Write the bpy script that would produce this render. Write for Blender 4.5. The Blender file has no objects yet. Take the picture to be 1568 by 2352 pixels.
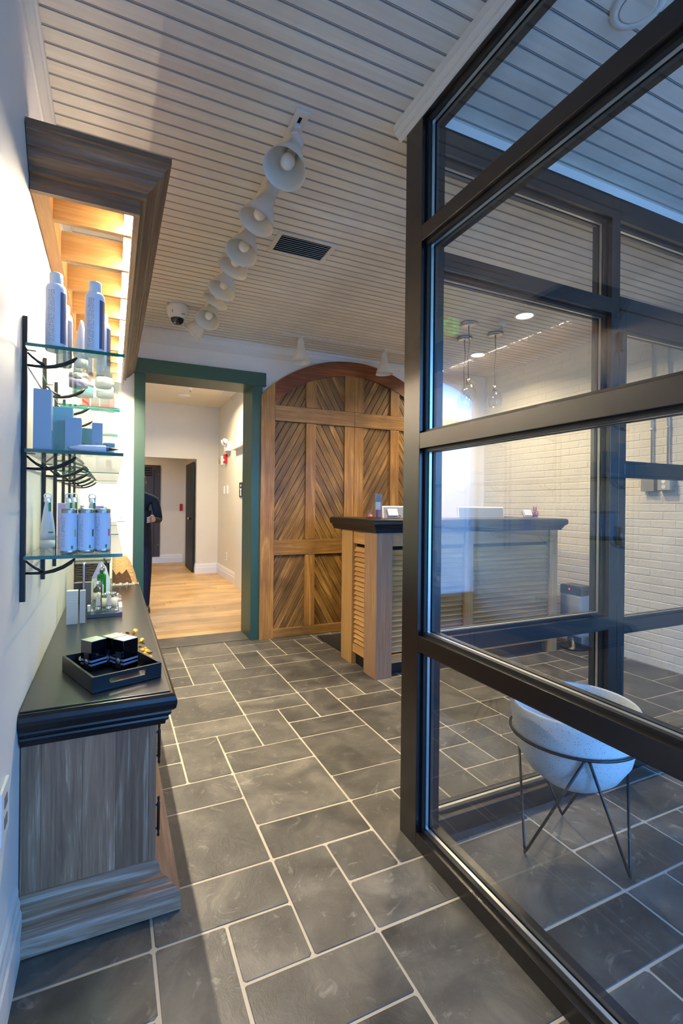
import bpy, bmesh, math, random
from mathutils import Vector, Matrix
random.seed(7)
sc = bpy.context.scene
COL = sc.collection

# ------------------------------------------------------------------ camera
cam_d = bpy.data.cameras.new('camera'); cam = bpy.data.objects.new('camera', cam_d); COL.objects.link(cam)
cam_d.sensor_fit = 'VERTICAL'; cam_d.sensor_height = 36.0
cam_d.lens = 1130.0 / 2352.0 * 36.0
cam_d.shift_y = -18.0 / 2352.0
cam_d.clip_start = 0.02
cam.matrix_world = (Matrix.Translation((0, 0, 1.3)) @ Matrix.Rotation(-0.436, 4, 'Z')
                    @ Matrix.Rotation(math.pi / 2, 4, 'X') @ Matrix.Rotation(0.010, 4, 'Z'))
sc.camera = cam
# ------------------------------------------------------------------ exposure
sc.view_settings.view_transform = 'Standard'; sc.view_settings.look = 'None'
sc.view_settings.gamma = 1.0; sc.view_settings.use_curve_mapping = False
sc.view_settings.exposure = 0.3
sc.cycles.use_denoising = True
sc.cycles.max_bounces = 10; sc.cycles.transparent_max_bounces = 24
sc.cycles.diffuse_bounces = 5; sc.cycles.glossy_bounces = 6
sc.cycles.sample_clamp_indirect = 6.0
sc.cycles.caustics_reflective = False; sc.cycles.caustics_refractive = False
# ------------------------------------------------------------------ world: blue dusk
W = bpy.data.worlds.new('dusk'); sc.world = W; W.use_nodes = True
wn = W.node_tree.nodes; wl = W.node_tree.links; wn.clear()
wo = wn.new('ShaderNodeOutputWorld'); bg = wn.new('ShaderNodeBackground')
tc = wn.new('ShaderNodeTexCoord'); sep = wn.new('ShaderNodeSeparateXYZ'); ramp = wn.new('ShaderNodeValToRGB')
wl.new(tc.outputs['Generated'], sep.inputs[0]); wl.new(sep.outputs[2], ramp.inputs[0])
ramp.color_ramp.elements[0].position = 0.05; ramp.color_ramp.elements[0].color = (0.13, 0.42, 1.0, 1)
ramp.color_ramp.elements[1].position = 0.7; ramp.color_ramp.elements[1].color = (0.06, 0.20, 0.75, 1)
k_ = ramp.color_ramp.elements.new(0.0); k_.color = (0.07, 0.16, 0.36, 1)   # street below the skyline
k_ = ramp.color_ramp.elements.new(0.035); k_.color = (0.07, 0.16, 0.36, 1)
wl.new(ramp.outputs[0], bg.inputs[0]); bg.inputs[1].default_value = 15.0
wl.new(bg.outputs[0], wo.inputs[0])
# ------------------------------------------------------------------ daylight through the shop front behind the camera
def area(name, loc, rot, sx, sy, power, color, portal=False, spread=math.pi):
    l = bpy.data.lights.new(name, 'AREA'); l.shape = 'RECTANGLE'; l.size = sx; l.size_y = sy
    l.energy = power; l.color = color; l.spread = spread
    o = bpy.data.objects.new(name, l); o.location = loc; o.rotation_euler = rot; COL.objects.link(o)
    l.cycles.is_portal = portal
    return o
BLUE = (0.16, 0.42, 1.0)
WARM = (1.0, 0.77, 0.5)
area('window_portal', (3.25, -1.61, 1.45), (math.radians(90), 0, 0), 1.5, 2.7, 1, BLUE, True)
area('window_portal', (1.7, -1.61, 1.4), (math.radians(90), 0, 0), 0.9, 2.4, 1, BLUE, True)
area('window_portal', (0.42, -1.61, 1.4), (math.radians(90), 0, 0), 0.95, 2.4, 1, BLUE, True)
# ------------------------------------------------------------------ lamps of the rooms (ceiling downlights, some added as warm fill)
def downlight_lamp(x, y, z, power, color=WARM, size=0.14, spread=2.6):
    l = bpy.data.lights.new('downlight_lamp', 'AREA'); l.shape = 'DISK'; l.size = size
    l.energy = power; l.color = color; l.spread = spread
    o = bpy.data.objects.new('downlight_lamp', l); o.location = (x, y, z - 0.03); COL.objects.link(o)

# ------------------------------------------------------------------ helpers
def lin(c):
    r = []
    for v in c[:3]:
        v = v / 255.0
        r.append(v / 12.92 if v <= 0.04045 else ((v + 0.055) / 1.055) ** 2.4)
    return (r[0], r[1], r[2], 1.0)
def newmat(name):
    m = bpy.data.materials.new(name); m.use_nodes = True
    nt = m.node_tree; b = nt.nodes['Principled BSDF']
    return m, nt, b
def N(nt, t, **kw):
    n = nt.nodes.new(t)
    for k, v in kw.items():
        if k in n.inputs: n.inputs[k].default_value = v
        else: setattr(n, k, v)
    return n
def plain(name, c, rough=0.6, metal=0.0, spec=0.5, var=0.0, emit=None, es=0.0, bump=0.0, bscale=60.0, coat=0.0):
    m, nt, b = newmat(name)
    col = lin(c)
    b.inputs['Base Color'].default_value = col; b.inputs['Roughness'].default_value = rough
    b.inputs['Metallic'].default_value = metal; b.inputs['Specular IOR Level'].default_value = spec
    b.inputs['Coat Weight'].default_value = coat
    if emit: b.inputs['Emission Color'].default_value = lin(emit); b.inputs['Emission Strength'].default_value = es
    if var > 0:
        tcn = N(nt, 'ShaderNodeTexCoord'); ns = N(nt, 'ShaderNodeTexNoise', Scale=3.5, Detail=5.0)
        nt.links.new(tcn.outputs['Object'], ns.inputs['Vector'])
        mp = N(nt, 'ShaderNodeMapRange'); mp.inputs[1].default_value = .3; mp.inputs[2].default_value = .7
        mp.inputs[3].default_value = 1 - var; mp.inputs[4].default_value = 1 + var * .6
        nt.links.new(ns.outputs[0], mp.inputs[0])
        mx = N(nt, 'ShaderNodeVectorMath', operation='SCALE'); mx.inputs[0].default_value = col[:3]
        nt.links.new(mp.outputs[0], mx.inputs['Scale']); nt.links.new(mx.outputs[0], b.inputs['Base Color'])
    if bump > 0:
        tcn = N(nt, 'ShaderNodeTexCoord'); ns = N(nt, 'ShaderNodeTexNoise', Scale=bscale, Detail=4.0)
        nt.links.new(tcn.outputs['Object'], ns.inputs['Vector'])
        bp = N(nt, 'ShaderNodeBump', Strength=bump, Distance=0.01)
        nt.links.new(ns.outputs[0], bp.inputs['Height']); nt.links.new(bp.outputs[0], b.inputs['Normal'])
    return m
def wood(name, dark, light, axis='z', rough=0.55, scale=1.0, rnd=0.25, rot=None, wear=0.0, bump=0.25, cerused=None, amp=0.28, rings=9.0):
    """grain runs along axis ('x','y','z'); rot turns the pattern about Y first (diagonal boards)"""
    m, nt, b = newmat(name); L = nt.links
    tcn = N(nt, 'ShaderNodeTexCoord'); src = tcn.outputs['Object']
    if rot is not None:
        mr = N(nt, 'ShaderNodeMapping'); mr.inputs['Rotation'].default_value = (0, rot, 0)
        L.new(src, mr.inputs['Vector']); src = mr.outputs[0]
    oi = N(nt, 'ShaderNodeObjectInfo')
    off = N(nt, 'ShaderNodeVectorMath', operation='ADD'); sc3 = N(nt, 'ShaderNodeVectorMath', operation='SCALE')
    sc3.inputs[0].default_value = (37.0, 53.0, 71.0); L.new(oi.outputs['Random'], sc3.inputs['Scale'])
    L.new(src, off.inputs[0]); L.new(sc3.outputs[0], off.inputs[1])
    mp = N(nt, 'ShaderNodeMapping'); s = [14.0 * scale] * 3; s['xyz'.index(axis)] = 1.1 * scale
    mp.inputs['Scale'].default_value = s; L.new(off.outputs[0], mp.inputs['Vector'])
    n1 = N(nt, 'ShaderNodeTexNoise', Scale=1.0, Detail=6.0, Roughness=0.6, Distortion=1.2); L.new(mp.outputs[0], n1.inputs['Vector'])
    mp2 = N(nt, 'ShaderNodeMapping'); s2 = [120.0 * scale] * 3; s2['xyz'.index(axis)] = 4.0 * scale
    mp2.inputs['Scale'].default_value = s2; L.new(off.outputs[0], mp2.inputs['Vector'])
    n2 = N(nt, 'ShaderNodeTexNoise', Scale=1.0, Detail=3.0, Roughness=0.7); L.new(mp2.outputs[0], n2.inputs['Vector'])
    wv = N(nt, 'ShaderNodeMath', operation='MULTIPLY'); wv.inputs[1].default_value = rings; L.new(n1.outputs[0], wv.inputs[0])
    sn = N(nt, 'ShaderNodeMath', operation='SINE'); L.new(wv.outputs[0], sn.inputs[0])
    ad = N(nt, 'ShaderNodeMath', operation='MULTIPLY_ADD'); ad.inputs[1].default_value = amp; L.new(sn.outputs[0], ad.inputs[0])
    L.new(n2.outputs[0], ad.inputs[2])
    cr = N(nt, 'ShaderNodeValToRGB'); cr.color_ramp.elements[0].position = 0.18; cr.color_ramp.elements[1].position = 0.82
    cr.color_ramp.elements[0].color = lin(dark); cr.color_ramp.elements[1].color = lin(light)
    L.new(ad.outputs[0], cr.inputs[0]); out = cr.outputs[0]
    if cerused:
        mc = N(nt, 'ShaderNodeMix', data_type='RGBA'); r2 = N(nt, 'ShaderNodeMapRange')
        r2.inputs[1].default_value = 0.60; r2.inputs[2].default_value = 0.90; L.new(ad.outputs[0], r2.inputs[0])
        L.new(r2.outputs[0], mc.inputs[0]); L.new(out, mc.inputs[6]); mc.inputs[7].default_value = lin(cerused); out = mc.outputs[2]
    rr = N(nt, 'ShaderNodeMapRange'); rr.inputs[3].default_value = 1 - rnd; rr.inputs[4].default_value = 1 + rnd * .6
    L.new(oi.outputs['Random'], rr.inputs[0])
    fac = rr.outputs[0]
    if wear > 0:
        nw = N(nt, 'ShaderNodeTexNoise', Scale=3.0, Detail=4.0); L.new(tcn.outputs['Object'], nw.inputs['Vector'])
        mr2 = N(nt, 'ShaderNodeMapRange'); mr2.inputs[1].default_value = .35; mr2.inputs[2].default_value = .62
        mr2.inputs[3].default_value = 1 - wear; mr2.inputs[4].default_value = 1.12; L.new(nw.outputs[0], mr2.inputs[0])
        ml = N(nt, 'ShaderNodeMath', operation='MULTIPLY'); L.new(fac, ml.inputs[0]); L.new(mr2.outputs[0], ml.inputs[1]); fac = ml.outputs[0]
    sv = N(nt, 'ShaderNodeVectorMath', operation='SCALE'); L.new(out, sv.inputs[0]); L.new(fac, sv.inputs['Scale'])
    L.new(sv.outputs[0], b.inputs['Base Color']); b.inputs['Roughness'].default_value = rough
    bp = N(nt, 'ShaderNodeBump', Strength=bump, Distance=0.003); L.new(ad.outputs[0], bp.inputs['Height']); L.new(bp.outputs[0], b.inputs['Normal'])
    return m
def glassmat(name, tint=(1, 1, 1), f0=0.04, gain=1.0, rough=0.0):
    """thin sheet: straight see-through with a Schlick reflection on each face"""
    m = bpy.data.materials.new(name); m.use_nodes = True; nt = m.node_tree; nt.nodes.clear(); L = nt.links
    o = N(nt, 'ShaderNodeOutputMaterial'); mix = N(nt, 'ShaderNodeMixShader')
    tr = N(nt, 'ShaderNodeBsdfTransparent'); tr.inputs[0].default_value = (*tint, 1)
    gl = N(nt, 'ShaderNodeBsdfGlossy'); gl.inputs['Roughness'].default_value = rough
    lw = N(nt, 'ShaderNodeLayerWeight'); lw.inputs[0].default_value = 0.5
    pw = N(nt, 'ShaderNodeMath', operation='POWER'); pw.inputs[1].default_value = 5.0; L.new(lw.outputs['Facing'], pw.inputs[0])
    ma = N(nt, 'ShaderNodeMath', operation='MULTIPLY_ADD'); ma.inputs[1].default_value = (1 - f0) * gain; ma.inputs[2].default_value = f0 * gain
    ma.use_clamp = True; L.new(pw.outputs[0], ma.inputs[0])
    L.new(ma.outputs[0], mix.inputs[0]); L.new(tr.outputs[0], mix.inputs[1]); L.new(gl.outputs[0], mix.inputs[2]); L.new(mix.outputs[0], o.inputs[0])
    return m

class B:
    """collects shapes into one mesh, world coordinates; T is an extra transform for the next shapes"""
    def __init__(s): s.bm = bmesh.new(); s.T = Matrix.Identity(4)
    def v(s, p): return s.bm.verts.new(s.T @ Vector(p))
    def f(s, vs, mi=0):
        try: fc = s.bm.faces.new(vs); fc.material_index = mi; return fc
        except ValueError: return None
    def box(s, x0, x1, y0, y1, z0, z1, bev=0.0, mi=0):
        n = Vector(((x0 + x1) / 2, (y0 + y1) / 2, (z0 + z1) / 2))
        bm2 = bmesh.new(); bmesh.ops.create_cube(bm2, size=1.0)
        for q in bm2.verts: q.co = Vector((n.x + q.co.x * (x1 - x0), n.y + q.co.y * (y1 - y0), n.z + q.co.z * (z1 - z0)))
        if bev > 0: bmesh.ops.bevel(bm2, geom=bm2.edges[:], offset=bev, segments=2, affect='EDGES', profile=0.5)
        s.merge(bm2, mi); return s
    def merge(s, bm2, mi=0):
        mp = {}
        for q in bm2.verts: mp[q] = s.v(q.co)
        for fc in bm2.faces:
            g = s.f([mp[q] for q in fc.verts], mi)
            if g: g.smooth = fc.smooth
        bm2.free()
    def prism(s, poly, axis, a0, a1, mi=0):
        """poly: 2D points; axis 0/1/2 is the extrusion axis"""
        def P(p, a):
            if axis == 0: return (a, p[0], p[1])
            if axis == 1: return (p[0], a, p[1])
            return (p[0], p[1], a)
        A = [s.v(P(p, a0)) for p in poly]; Z = [s.v(P(p, a1)) for p in poly]; n = len(poly)
        s.f(A[::-1], mi); s.f(Z, mi)
        for i in range(n): s.f([A[i], A[(i + 1) % n], Z[(i + 1) % n], Z[i]], mi)
        return s
    def lathe(s, prof, seg=24, c=(0, 0, 0), axis=(0, 0, 1), mi=0, smooth=True, cap=True, sx=1.0, sy=1.0):
        a = Vector(axis).normalized(); q = Vector((0, 0, 1)).rotation_difference(a).to_matrix()
        rings = []
        for r, h in prof:
            if r < 1e-6: rings.append([s.v(Vector(c) + q @ Vector((0, 0, h)))])
            else: rings.append([s.v(Vector(c) + q @ Vector((r * sx * math.cos(2 * math.pi * k / seg), r * sy * math.sin(2 * math.pi * k / seg), h))) for k in range(seg)])
        for i in range(len(rings) - 1):
            A, Z = rings[i], rings[i + 1]
            for k in range(seg):
                k2 = (k + 1) % seg
                if len(A) == 1 and len(Z) == 1: continue
                if len(A) == 1: fc = s.f([A[0], Z[k2], Z[k]], mi)
                elif len(Z) == 1: fc = s.f([A[k], A[k2], Z[0]], mi)
                else: fc = s.f([A[k], A[k2], Z[k2], Z[k]], mi)
                if fc: fc.smooth = smooth
        if cap:
            if len(rings[0]) > 1: s.f(rings[0][::-1], mi)
            if len(rings[-1]) > 1: s.f(rings[-1], mi)
        return s
    def cyl(s, p0, p1, r, seg=12, r1=None, mi=0):
        p0 = Vector(p0); p1 = Vector(p1); d = p1 - p0
        return s.lathe([(r, 0), (r if r1 is None else r1, d.length)], seg, p0, d, mi)
    def tube(s, pts, r, seg=8, closed=False, mi=0):
        pts = [Vector(p) for p in pts]; n = len(pts); rings = []
        up = None
        for i in range(n):
            if closed: t = pts[(i + 1) % n] - pts[i - 1]
            else: t = pts[min(i + 1, n - 1)] - pts[max(i - 1, 0)]
            t.normalize()
            if up is None: up = t.orthogonal().normalized()
            else: up = (up - t * up.dot(t)); up = up.normalized() if up.length > 1e-6 else t.orthogonal().normalized()
            w = t.cross(up)
            rr = r[i] if isinstance(r, (list, tuple)) else r
            rings.append([s.v(pts[i] + rr * (math.cos(2 * math.pi * k / seg) * up + math.sin(2 * math.pi * k / seg) * w)) for k in range(seg)])
        m = n if closed else n - 1
        for i in range(m):
            A, Z = rings[i], rings[(i + 1) % n]
            off = 0
            if closed and i == n - 1:
                best = min(range(seg), key=lambda o: (A[0].co - Z[o].co).length); off = best
            for k in range(seg):
                fc = s.f([A[k], A[(k + 1) % seg], Z[(k + 1 + off) % seg], Z[(k + off) % seg]], mi)
                if fc: fc.smooth = True
        if not closed: s.f(rings[0][::-1], mi); s.f(rings[-1], mi)
        return s
    def mould(s, prof, path, closed=False, mi=0, capends=True):
        """prof: closed list of (out, z); path: xy points; outward = right-hand side of travel"""
        n = len(path); rings = []
        for i in range(n):
            p = Vector(path[i])
            def nrm(a, b): d = (Vector(b) - Vector(a)).normalized(); return Vector((d.y, -d.x))
            ns = []
            if closed or i > 0: ns.append(nrm(path[i - 1], path[i]))
            if closed or i < n - 1: ns.append(nrm(path[i], path[(i + 1) % n]))
            if len(ns) == 2:
                m = (ns[0] + ns[1]); m = m / (1 + ns[0].dot(ns[1]))
            else: m = ns[0]
            rings.append([s.v((p.x + m.x * o, p.y + m.y * o, z)) for o, z in prof])
        k = len(prof)
        for i in range(n if closed else n - 1):
            A, Z = rings[i], rings[(i + 1) % n]
            for j in range(k): s.f([A[j], A[(j + 1) % k], Z[(j + 1) % k], Z[j]], mi)
        if not closed and capends: s.f(rings[0][::-1], mi); s.f(rings[-1], mi)
        return s
def root_loc(p):
    v = Vector((0, 0, 0))
    while p is not None: v += p.location; p = p.parent
    return v
def obj(name, b, m, parent=None, smooth=False, label=None, kind=None, T=None):
    bm = b.bm
    bmesh.ops.recalc_face_normals(bm, faces=bm.faces[:])
    off = root_loc(parent)
    if T is not None: bmesh.ops.transform(bm, matrix=T, verts=bm.verts[:])
    if off.length > 0: bmesh.ops.translate(bm, vec=-off, verts=bm.verts[:])
    me = bpy.data.meshes.new(name)
    if smooth:
        for fc in bm.faces: fc.smooth = True
    bm.to_mesh(me); bm.free()
    for mm in (m if isinstance(m, (list, tuple)) else [m]): me.materials.append(mm)
    o = bpy.data.objects.new(name, me); COL.objects.link(o)
    if parent is not None: o.parent = parent
    if label: o['label'] = label
    if kind: o['kind'] = kind
    return o
def thing(name, label, cat, loc=(0, 0, 0), group=None):
    o = bpy.data.objects.new(name, None); COL.objects.link(o); o.location = loc
    o.empty_display_size = 0.05
    o['label'] = label; o['category'] = cat
    if group: o['group'] = group
    return o
def tag(o, label, cat, group=None):
    o['label'] = label; o['category'] = cat
    if group: o['group'] = group
    return o
def struct(name, b, m, parent=None, **kw):
    o = obj(name, b, m, parent, **kw)
    if parent is None: o['kind'] = 'structure'
    return o
def single(name, b, m, label, cat, group=None, smooth=False):
    return tag(obj(name, b, m, None, smooth), label, cat, group)
def rotz(cx, cy, a): return Matrix.Translation((cx, cy, 0)) @ Matrix.Rotation(a, 4, 'Z')
def clip_poly(poly, a, b, c):
    """keep a*x+b*z<=c"""
    out = []
    for i in range(len(poly)):
        p, q = poly[i], poly[(i + 1) % len(poly)]
        dp = a * p[0] + b * p[1] - c; dq = a * q[0] + b * q[1] - c
        if dp <= 0: out.append(p)
        if (dp < 0 < dq) or (dq < 0 < dp):
            t = dp / (dp - dq); out.append((p[0] + t * (q[0] - p[0]), p[1] + t * (q[1] - p[1])))
    return out
# ------------------------------------------------------------------ materials
M = {}
M['wall'] = plain('white_paint', (238, 234, 226), 0.45, var=0.02, bump=0.03, bscale=180)
M['hallwall'] = plain('cream_paint', (222, 213, 186), 0.5, var=0.02)
M['trimwhite'] = plain('white_trim_paint', (228, 224, 214), 0.35)
M['slate'] = None
M['grout'] = plain('grout', (186, 178, 158), 0.9, var=0.12, bump=0.2)
M['frame'] = plain('dark_bronze_metal', (25, 20, 18), 0.27, spec=0.6, var=0.05)
M['seal'] = plain('black_gasket', (12, 12, 13), 0.5)
M['spacer'] = plain('aluminium_spacer', (200, 200, 192), 0.3, metal=0.7)
M['green'] = plain('dark_green_paint', (40, 72, 62), 0.38, var=0.03)
M['greendark'] = plain('door_green_paint', (16, 26, 22), 0.5)
M['black'] = plain('black_metal', (14, 13, 15), 0.35)
M['blacktop'] = plain('black_stone_top', (30, 30, 32), 0.28, var=0.15, bump=0.02)
M['blackwood'] = plain('black_lacquer', (9, 9, 13), 0.3, spec=0.45)
M['lamp'] = plain('white_lamp_enamel', (226, 218, 202), 0.3)
M['bulb'] = plain('frosted_bulb', (235, 230, 220), 0.2)
M['plastic'] = plain('white_plastic', (236, 234, 228), 0.35)
M['greyplastic'] = plain('grey_plastic', (120, 122, 124), 0.35)
M['chrome'] = plain('chrome', (225, 225, 228), 0.08, metal=1.0)
M['nickel'] = plain('brushed_nickel', (170, 160, 145), 0.3, metal=1.0)
M['steel'] = plain('galvanised_steel', (160, 158, 150), 0.4, metal=0.6)
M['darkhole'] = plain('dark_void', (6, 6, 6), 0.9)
M['rubber'] = plain('rubber_mat', (26, 24, 22), 0.95, var=0.3, bump=0.8, bscale=220)
M['pane'] = glassmat('window_glass', (0.975, 0.99, 0.99), 0.062, 1.0)
M['shelfglass'] = glassmat('shelf_glass', (0.90, 0.975, 0.955), 0.05, 1.0)
M['clear'] = glassmat('clear_acrylic', (0.93, 0.96, 0.97), 0.08, 1.3)
M['glassedge'] = plain('green_glass_edge', (10, 110, 100), 0.1, spec=1.0, var=0.6)
M['led'] = plain('led_strip_light', (255, 255, 255), 0.5, emit=(255, 236, 206), es=640.0)
M['ledside'] = plain('led_strip_side', (255, 255, 255), 0.5, emit=(255, 238, 210), es=70.0)
M['dl'] = plain('lit_lens', (255, 255, 255), 0.5, emit=(255, 240, 215), es=14.0)
M['brickw'] = plain('white_painted_brick', (216, 212, 196), 0.6, var=0.06, bump=0.35, bscale=45)
M['red'] = plain('red_plastic', (180, 25, 25), 0.35)
def slate():
    m, nt, b = newmat('slate'); L = nt.links
    tcn = N(nt, 'ShaderNodeTexCoord'); oi = N(nt, 'ShaderNodeObjectInfo')
    off = N(nt, 'ShaderNodeVectorMath', operation='ADD'); s3 = N(nt, 'ShaderNodeVectorMath', operation='SCALE')
    s3.inputs[0].default_value = (31, 47, 13); L.new(oi.outputs['Random'], s3.inputs['Scale'])
    L.new(tcn.outputs['Object'], off.inputs[0]); L.new(s3.outputs[0], off.inputs[1])
    n1 = N(nt, 'ShaderNodeTexNoise', Scale=4.0, Detail=8.0, Roughness=0.62, Distortion=0.6); L.new(off.outputs[0], n1.inputs['Vector'])
    n2 = N(nt, 'ShaderNodeTexNoise', Scale=9.0, Detail=6.0, Roughness=0.7, Distortion=2.0); L.new(off.outputs[0], n2.inputs['Vector'])
    n3 = N(nt, 'ShaderNodeTexNoise', Scale=160.0, Detail=2.0); L.new(off.outputs[0], n3.inputs['Vector'])
    cr = N(nt, 'ShaderNodeValToRGB'); e = cr.color_ramp.elements
    e[0].position = 0.25; e[0].color = lin((54, 52, 48)); e[1].position = 0.8; e[1].color = lin((126, 122, 110))
    k = e.new(0.5); k.color = lin((84, 82, 76)); L.new(n1.outputs[0], cr.inputs[0])
    # pale lime scuffs
    r1 = N(nt, 'ShaderNodeMapRange'); r1.inputs[1].default_value = 0.58; r1.inputs[2].default_value = 0.70; r1.inputs[4].default_value = 0.55
    L.new(n2.outputs[0], r1.inputs[0])
    mx = N(nt, 'ShaderNodeMix', data_type='RGBA'); L.new(r1.outputs[0], mx.inputs[0]); L.new(cr.outputs[0], mx.inputs[6]); mx.inputs[7].default_value = lin((150, 147, 136))
    rr = N(nt, 'ShaderNodeMapRange'); rr.inputs[3].default_value = 0.72; rr.inputs[4].default_value = 1.25; L.new(oi.outputs['Random'], rr.inputs[0])
    sv = N(nt, 'ShaderNodeVectorMath', operation='SCALE'); L.new(mx.outputs[2], sv.inputs[0]); L.new(rr.outputs[0], sv.inputs['Scale'])
    L.new(sv.outputs[0], b.inputs['Base Color'])
    rg = N(nt, 'ShaderNodeMapRange'); rg.inputs[3].default_value = 0.34; rg.inputs[4].default_value = 0.6; L.new(n1.outputs[0], rg.inputs[0]); L.new(rg.outputs[0], b.inputs['Roughness'])
    a = N(nt, 'ShaderNodeMath', operation='MULTIPLY_ADD'); a.inputs[1].default_value = 0.06; L.new(n3.outputs[0], a.inputs[0]); L.new(n2.outputs[0], a.inputs[2])
    bp = N(nt, 'ShaderNodeBump', Strength=0.55, Distance=0.006); L.new(a.outputs[0], bp.inputs['Height']); L.new(bp.outputs[0], b.inputs['Normal'])
    b.inputs['Specular IOR Level'].default_value = 0.45
    return m
M['slate'] = slate()
M['board'] = wood('whitewashed_board', (218, 211, 196), (236, 231, 220), 'x', 0.5, 0.45, 0.05, wear=0.08, bump=0.10)
M['groove'] = plain('groove_shade', (176, 170, 162), 0.8)  # darker grey on the groove faces paints in their shade
M['greige'] = wood('limed_oak_upright', (122, 88, 64), (168, 130, 98), 'z', 0.5, 0.9, 0.42, cerused=(198, 172, 146), amp=.16, rings=22)
M['greige_x'] = wood('limed_oak_across', (120, 88, 64), (168, 134, 104), 'x', 0.5, 0.5, 0.15, amp=.22, rings=40, cerused=(176, 160, 144))
M['greige_y'] = wood('limed_oak_along', (130, 104, 84), (182, 154, 124), 'y', 0.5, 0.8, 0.15, cerused=(176, 160, 144))
M['canx'] = wood('brown_oak_across', (104, 80, 60), (154, 126, 96), 'x', 0.5, 0.8, 0.15, cerused=(170, 150, 126))
M['cany'] = wood('brown_oak_along', (104, 80, 60), (154, 126, 96), 'y', 0.5, 0.8, 0.15, cerused=(170, 150, 126))
M['oakx'] = wood('oak_across', (176, 130, 74), (214, 172, 112), 'x', 0.45, 0.7, 0.12)
M['oaky'] = wood('oak_along', (176, 130, 74), (214, 172, 112), 'y', 0.45, 0.7, 0.12)
M['oakz'] = wood('oak_upright', (178, 136, 80), (212, 174, 118), 'z', 0.45, 0.7, 0.12, cerused=(222, 192, 146))
M['doorz'] = wood('old_door_upright', (138, 98, 44), (204, 158, 88), 'z', 0.4, 0.8, 0.14, wear=0.22)
M['doorx'] = wood('old_door_across', (132, 96, 46), (196, 152, 86), 'x', 0.4, 0.8, 0.12, wear=0.3)
M['doorarch'] = wood('old_door_arch', (98, 52, 20), (168, 98, 42), 'x', 0.4, 0.6, 0.08, wear=0.25)
M['slatA'] = wood('old_slat_rising', (112, 80, 34), (204, 162, 92), 'z', 0.45, 0.9, 0.28, rot=math.radians(-29), wear=0.42)
M['slatB'] = wood('old_slat_falling', (112, 80, 34), (204, 162, 92), 'z', 0.45, 0.9, 0.28, rot=math.radians(29), wear=0.42)
M['plank'] = wood('hall_plank', (204, 162, 104), (234, 200, 146), 'x', 0.42, 0.5, 0.2, wear=0.14)
M['postoak'] = wood('post_oak', (150, 118, 90), (196, 160, 126), 'z', 0.5, 0.7, 0.1, cerused=(206, 182, 156))
M['brown'] = wood('brown_door', (120, 86, 44), (156, 116, 66), 'z', 0.4, 0.8, 0.1)

# ------------------------------------------------------------------ floor: grout bed and slate tiles in a modular pattern
X0, Y0, S = 0.540, 1.310, 0.2095
b = B(); b.box(-0.30, 4.05, -1.6, 4.95, -0.12, -0.0020)
floor = struct('floor', b, M['grout'])
tiles = set()
base = [(0, 3, 2, 2), (0, 5, 2, 1), (0, 6, 1, 1), (1, 6, 1, 2), (-1, 7, 2, 1)]
for m in range(-16, 20):
    for n in range(-16, 20):
        for (i, j, w, h) in base: tiles.add((i + 2 * m - n, j + m + 5 * n, w, h))
tl = []
for (i, j, w, h) in tiles:
    x0, x1 = X0 + i * S, X0 + (i + w) * S; y0, y1 = Y0 + j * S, Y0 + (j + h) * S
    x0 = max(x0, -0.238); x1 = min(x1, 4.028); y0 = max(y0, -1.5); y1 = min(y1, 4.95)
    if x1 - x0 < 0.03 or y1 - y0 < 0.03: continue
    if (x1 < 0.95 and y1 < 0.35) or (y1 < -0.2): far = True
    else: far = False
    tl.append((far, x0, x1, y0, y1))
def tile_mesh(b, x0, x1, y0, y1, z):
    g = 0.0042; c = 0.006; x0 += g; x1 -= g; y0 += g; y1 -= g
    def jt(): return random.uniform(-0.0012, 0.0012)
    pts = []
    for (x, y, dx, dy) in ((x0, y0, 0, 1), (x0, y1, 1, 0), (x1, y1, 0, -1), (x1, y0, -1, 0)):
        cc = c * random.uniform(.6, 1.5)
        if (dx, dy) == (0, 1): pts += [(x + cc, y + jt()), (x + jt(), y + cc)]
        if (dx, dy) == (1, 0): pts += [(x + jt(), y - cc), (x + cc, y + jt())]
        if (dx, dy) == (0, -1): pts += [(x - cc, y + jt()), (x + jt(), y - cc)]
        if (dx, dy) == (-1, 0): pts += [(x + jt(), y + cc), (x - cc, y + jt())]
    cx, cy = (x0 + x1) / 2, (y0 + y1) / 2
    lo = [b.v((p[0], p[1], -0.008)) for p in pts]; mi = [b.v((p[0], p[1], z - 0.0018)) for p in pts]
    up = [b.v((p[0] + (0.002 if p[0] < cx else -0.002), p[1] + (0.002 if p[1] < cy else -0.002), z)) for p in pts]
    for a, c2 in ((lo, mi), (mi, up)):
        for k in range(8): b.f([a[k], a[(k + 1) % 8], c2[(k + 1) % 8], c2[k]])
    b.f(up)
rest = B()
for (far, x0, x1, y0, y1) in sorted(tl):
    if far: tile_mesh(rest, x0, x1, y0, y1, 0.0)
    else:
        b = B(); tile_mesh(b, x0, x1, y0, y1, random.uniform(-0.0008, 0.0004)); obj('tile', b, M['slate'], floor)
obj('tile_field', rest, M['slate'], floor, kind='stuff')
# hall floor of oak planks running across
b = B(); b.box(-1.2, 2.4, 4.955, 11.3, -0.12, -0.012)
hf = struct('floor_hall', b, M['darkhole'])
y = 4.957; k = 0
while y < 11.2:
    w = 0.145; x = -1.2 - random.uniform(0, 1.2)
    while x < 2.4:
        L_ = random.uniform(1.1, 1.9); a, c = max(x, -1.2), min(x + L_, 2.4)
        if c - a > 0.02:
            b = B(); b.box(a + .0014, c - .0014, y + .0014, min(y + w, 11.3) - .0014, -0.012, 0.0, 0.0012); obj('plank', b, M['plank'], hf)
        x += L_
    y += w
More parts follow.
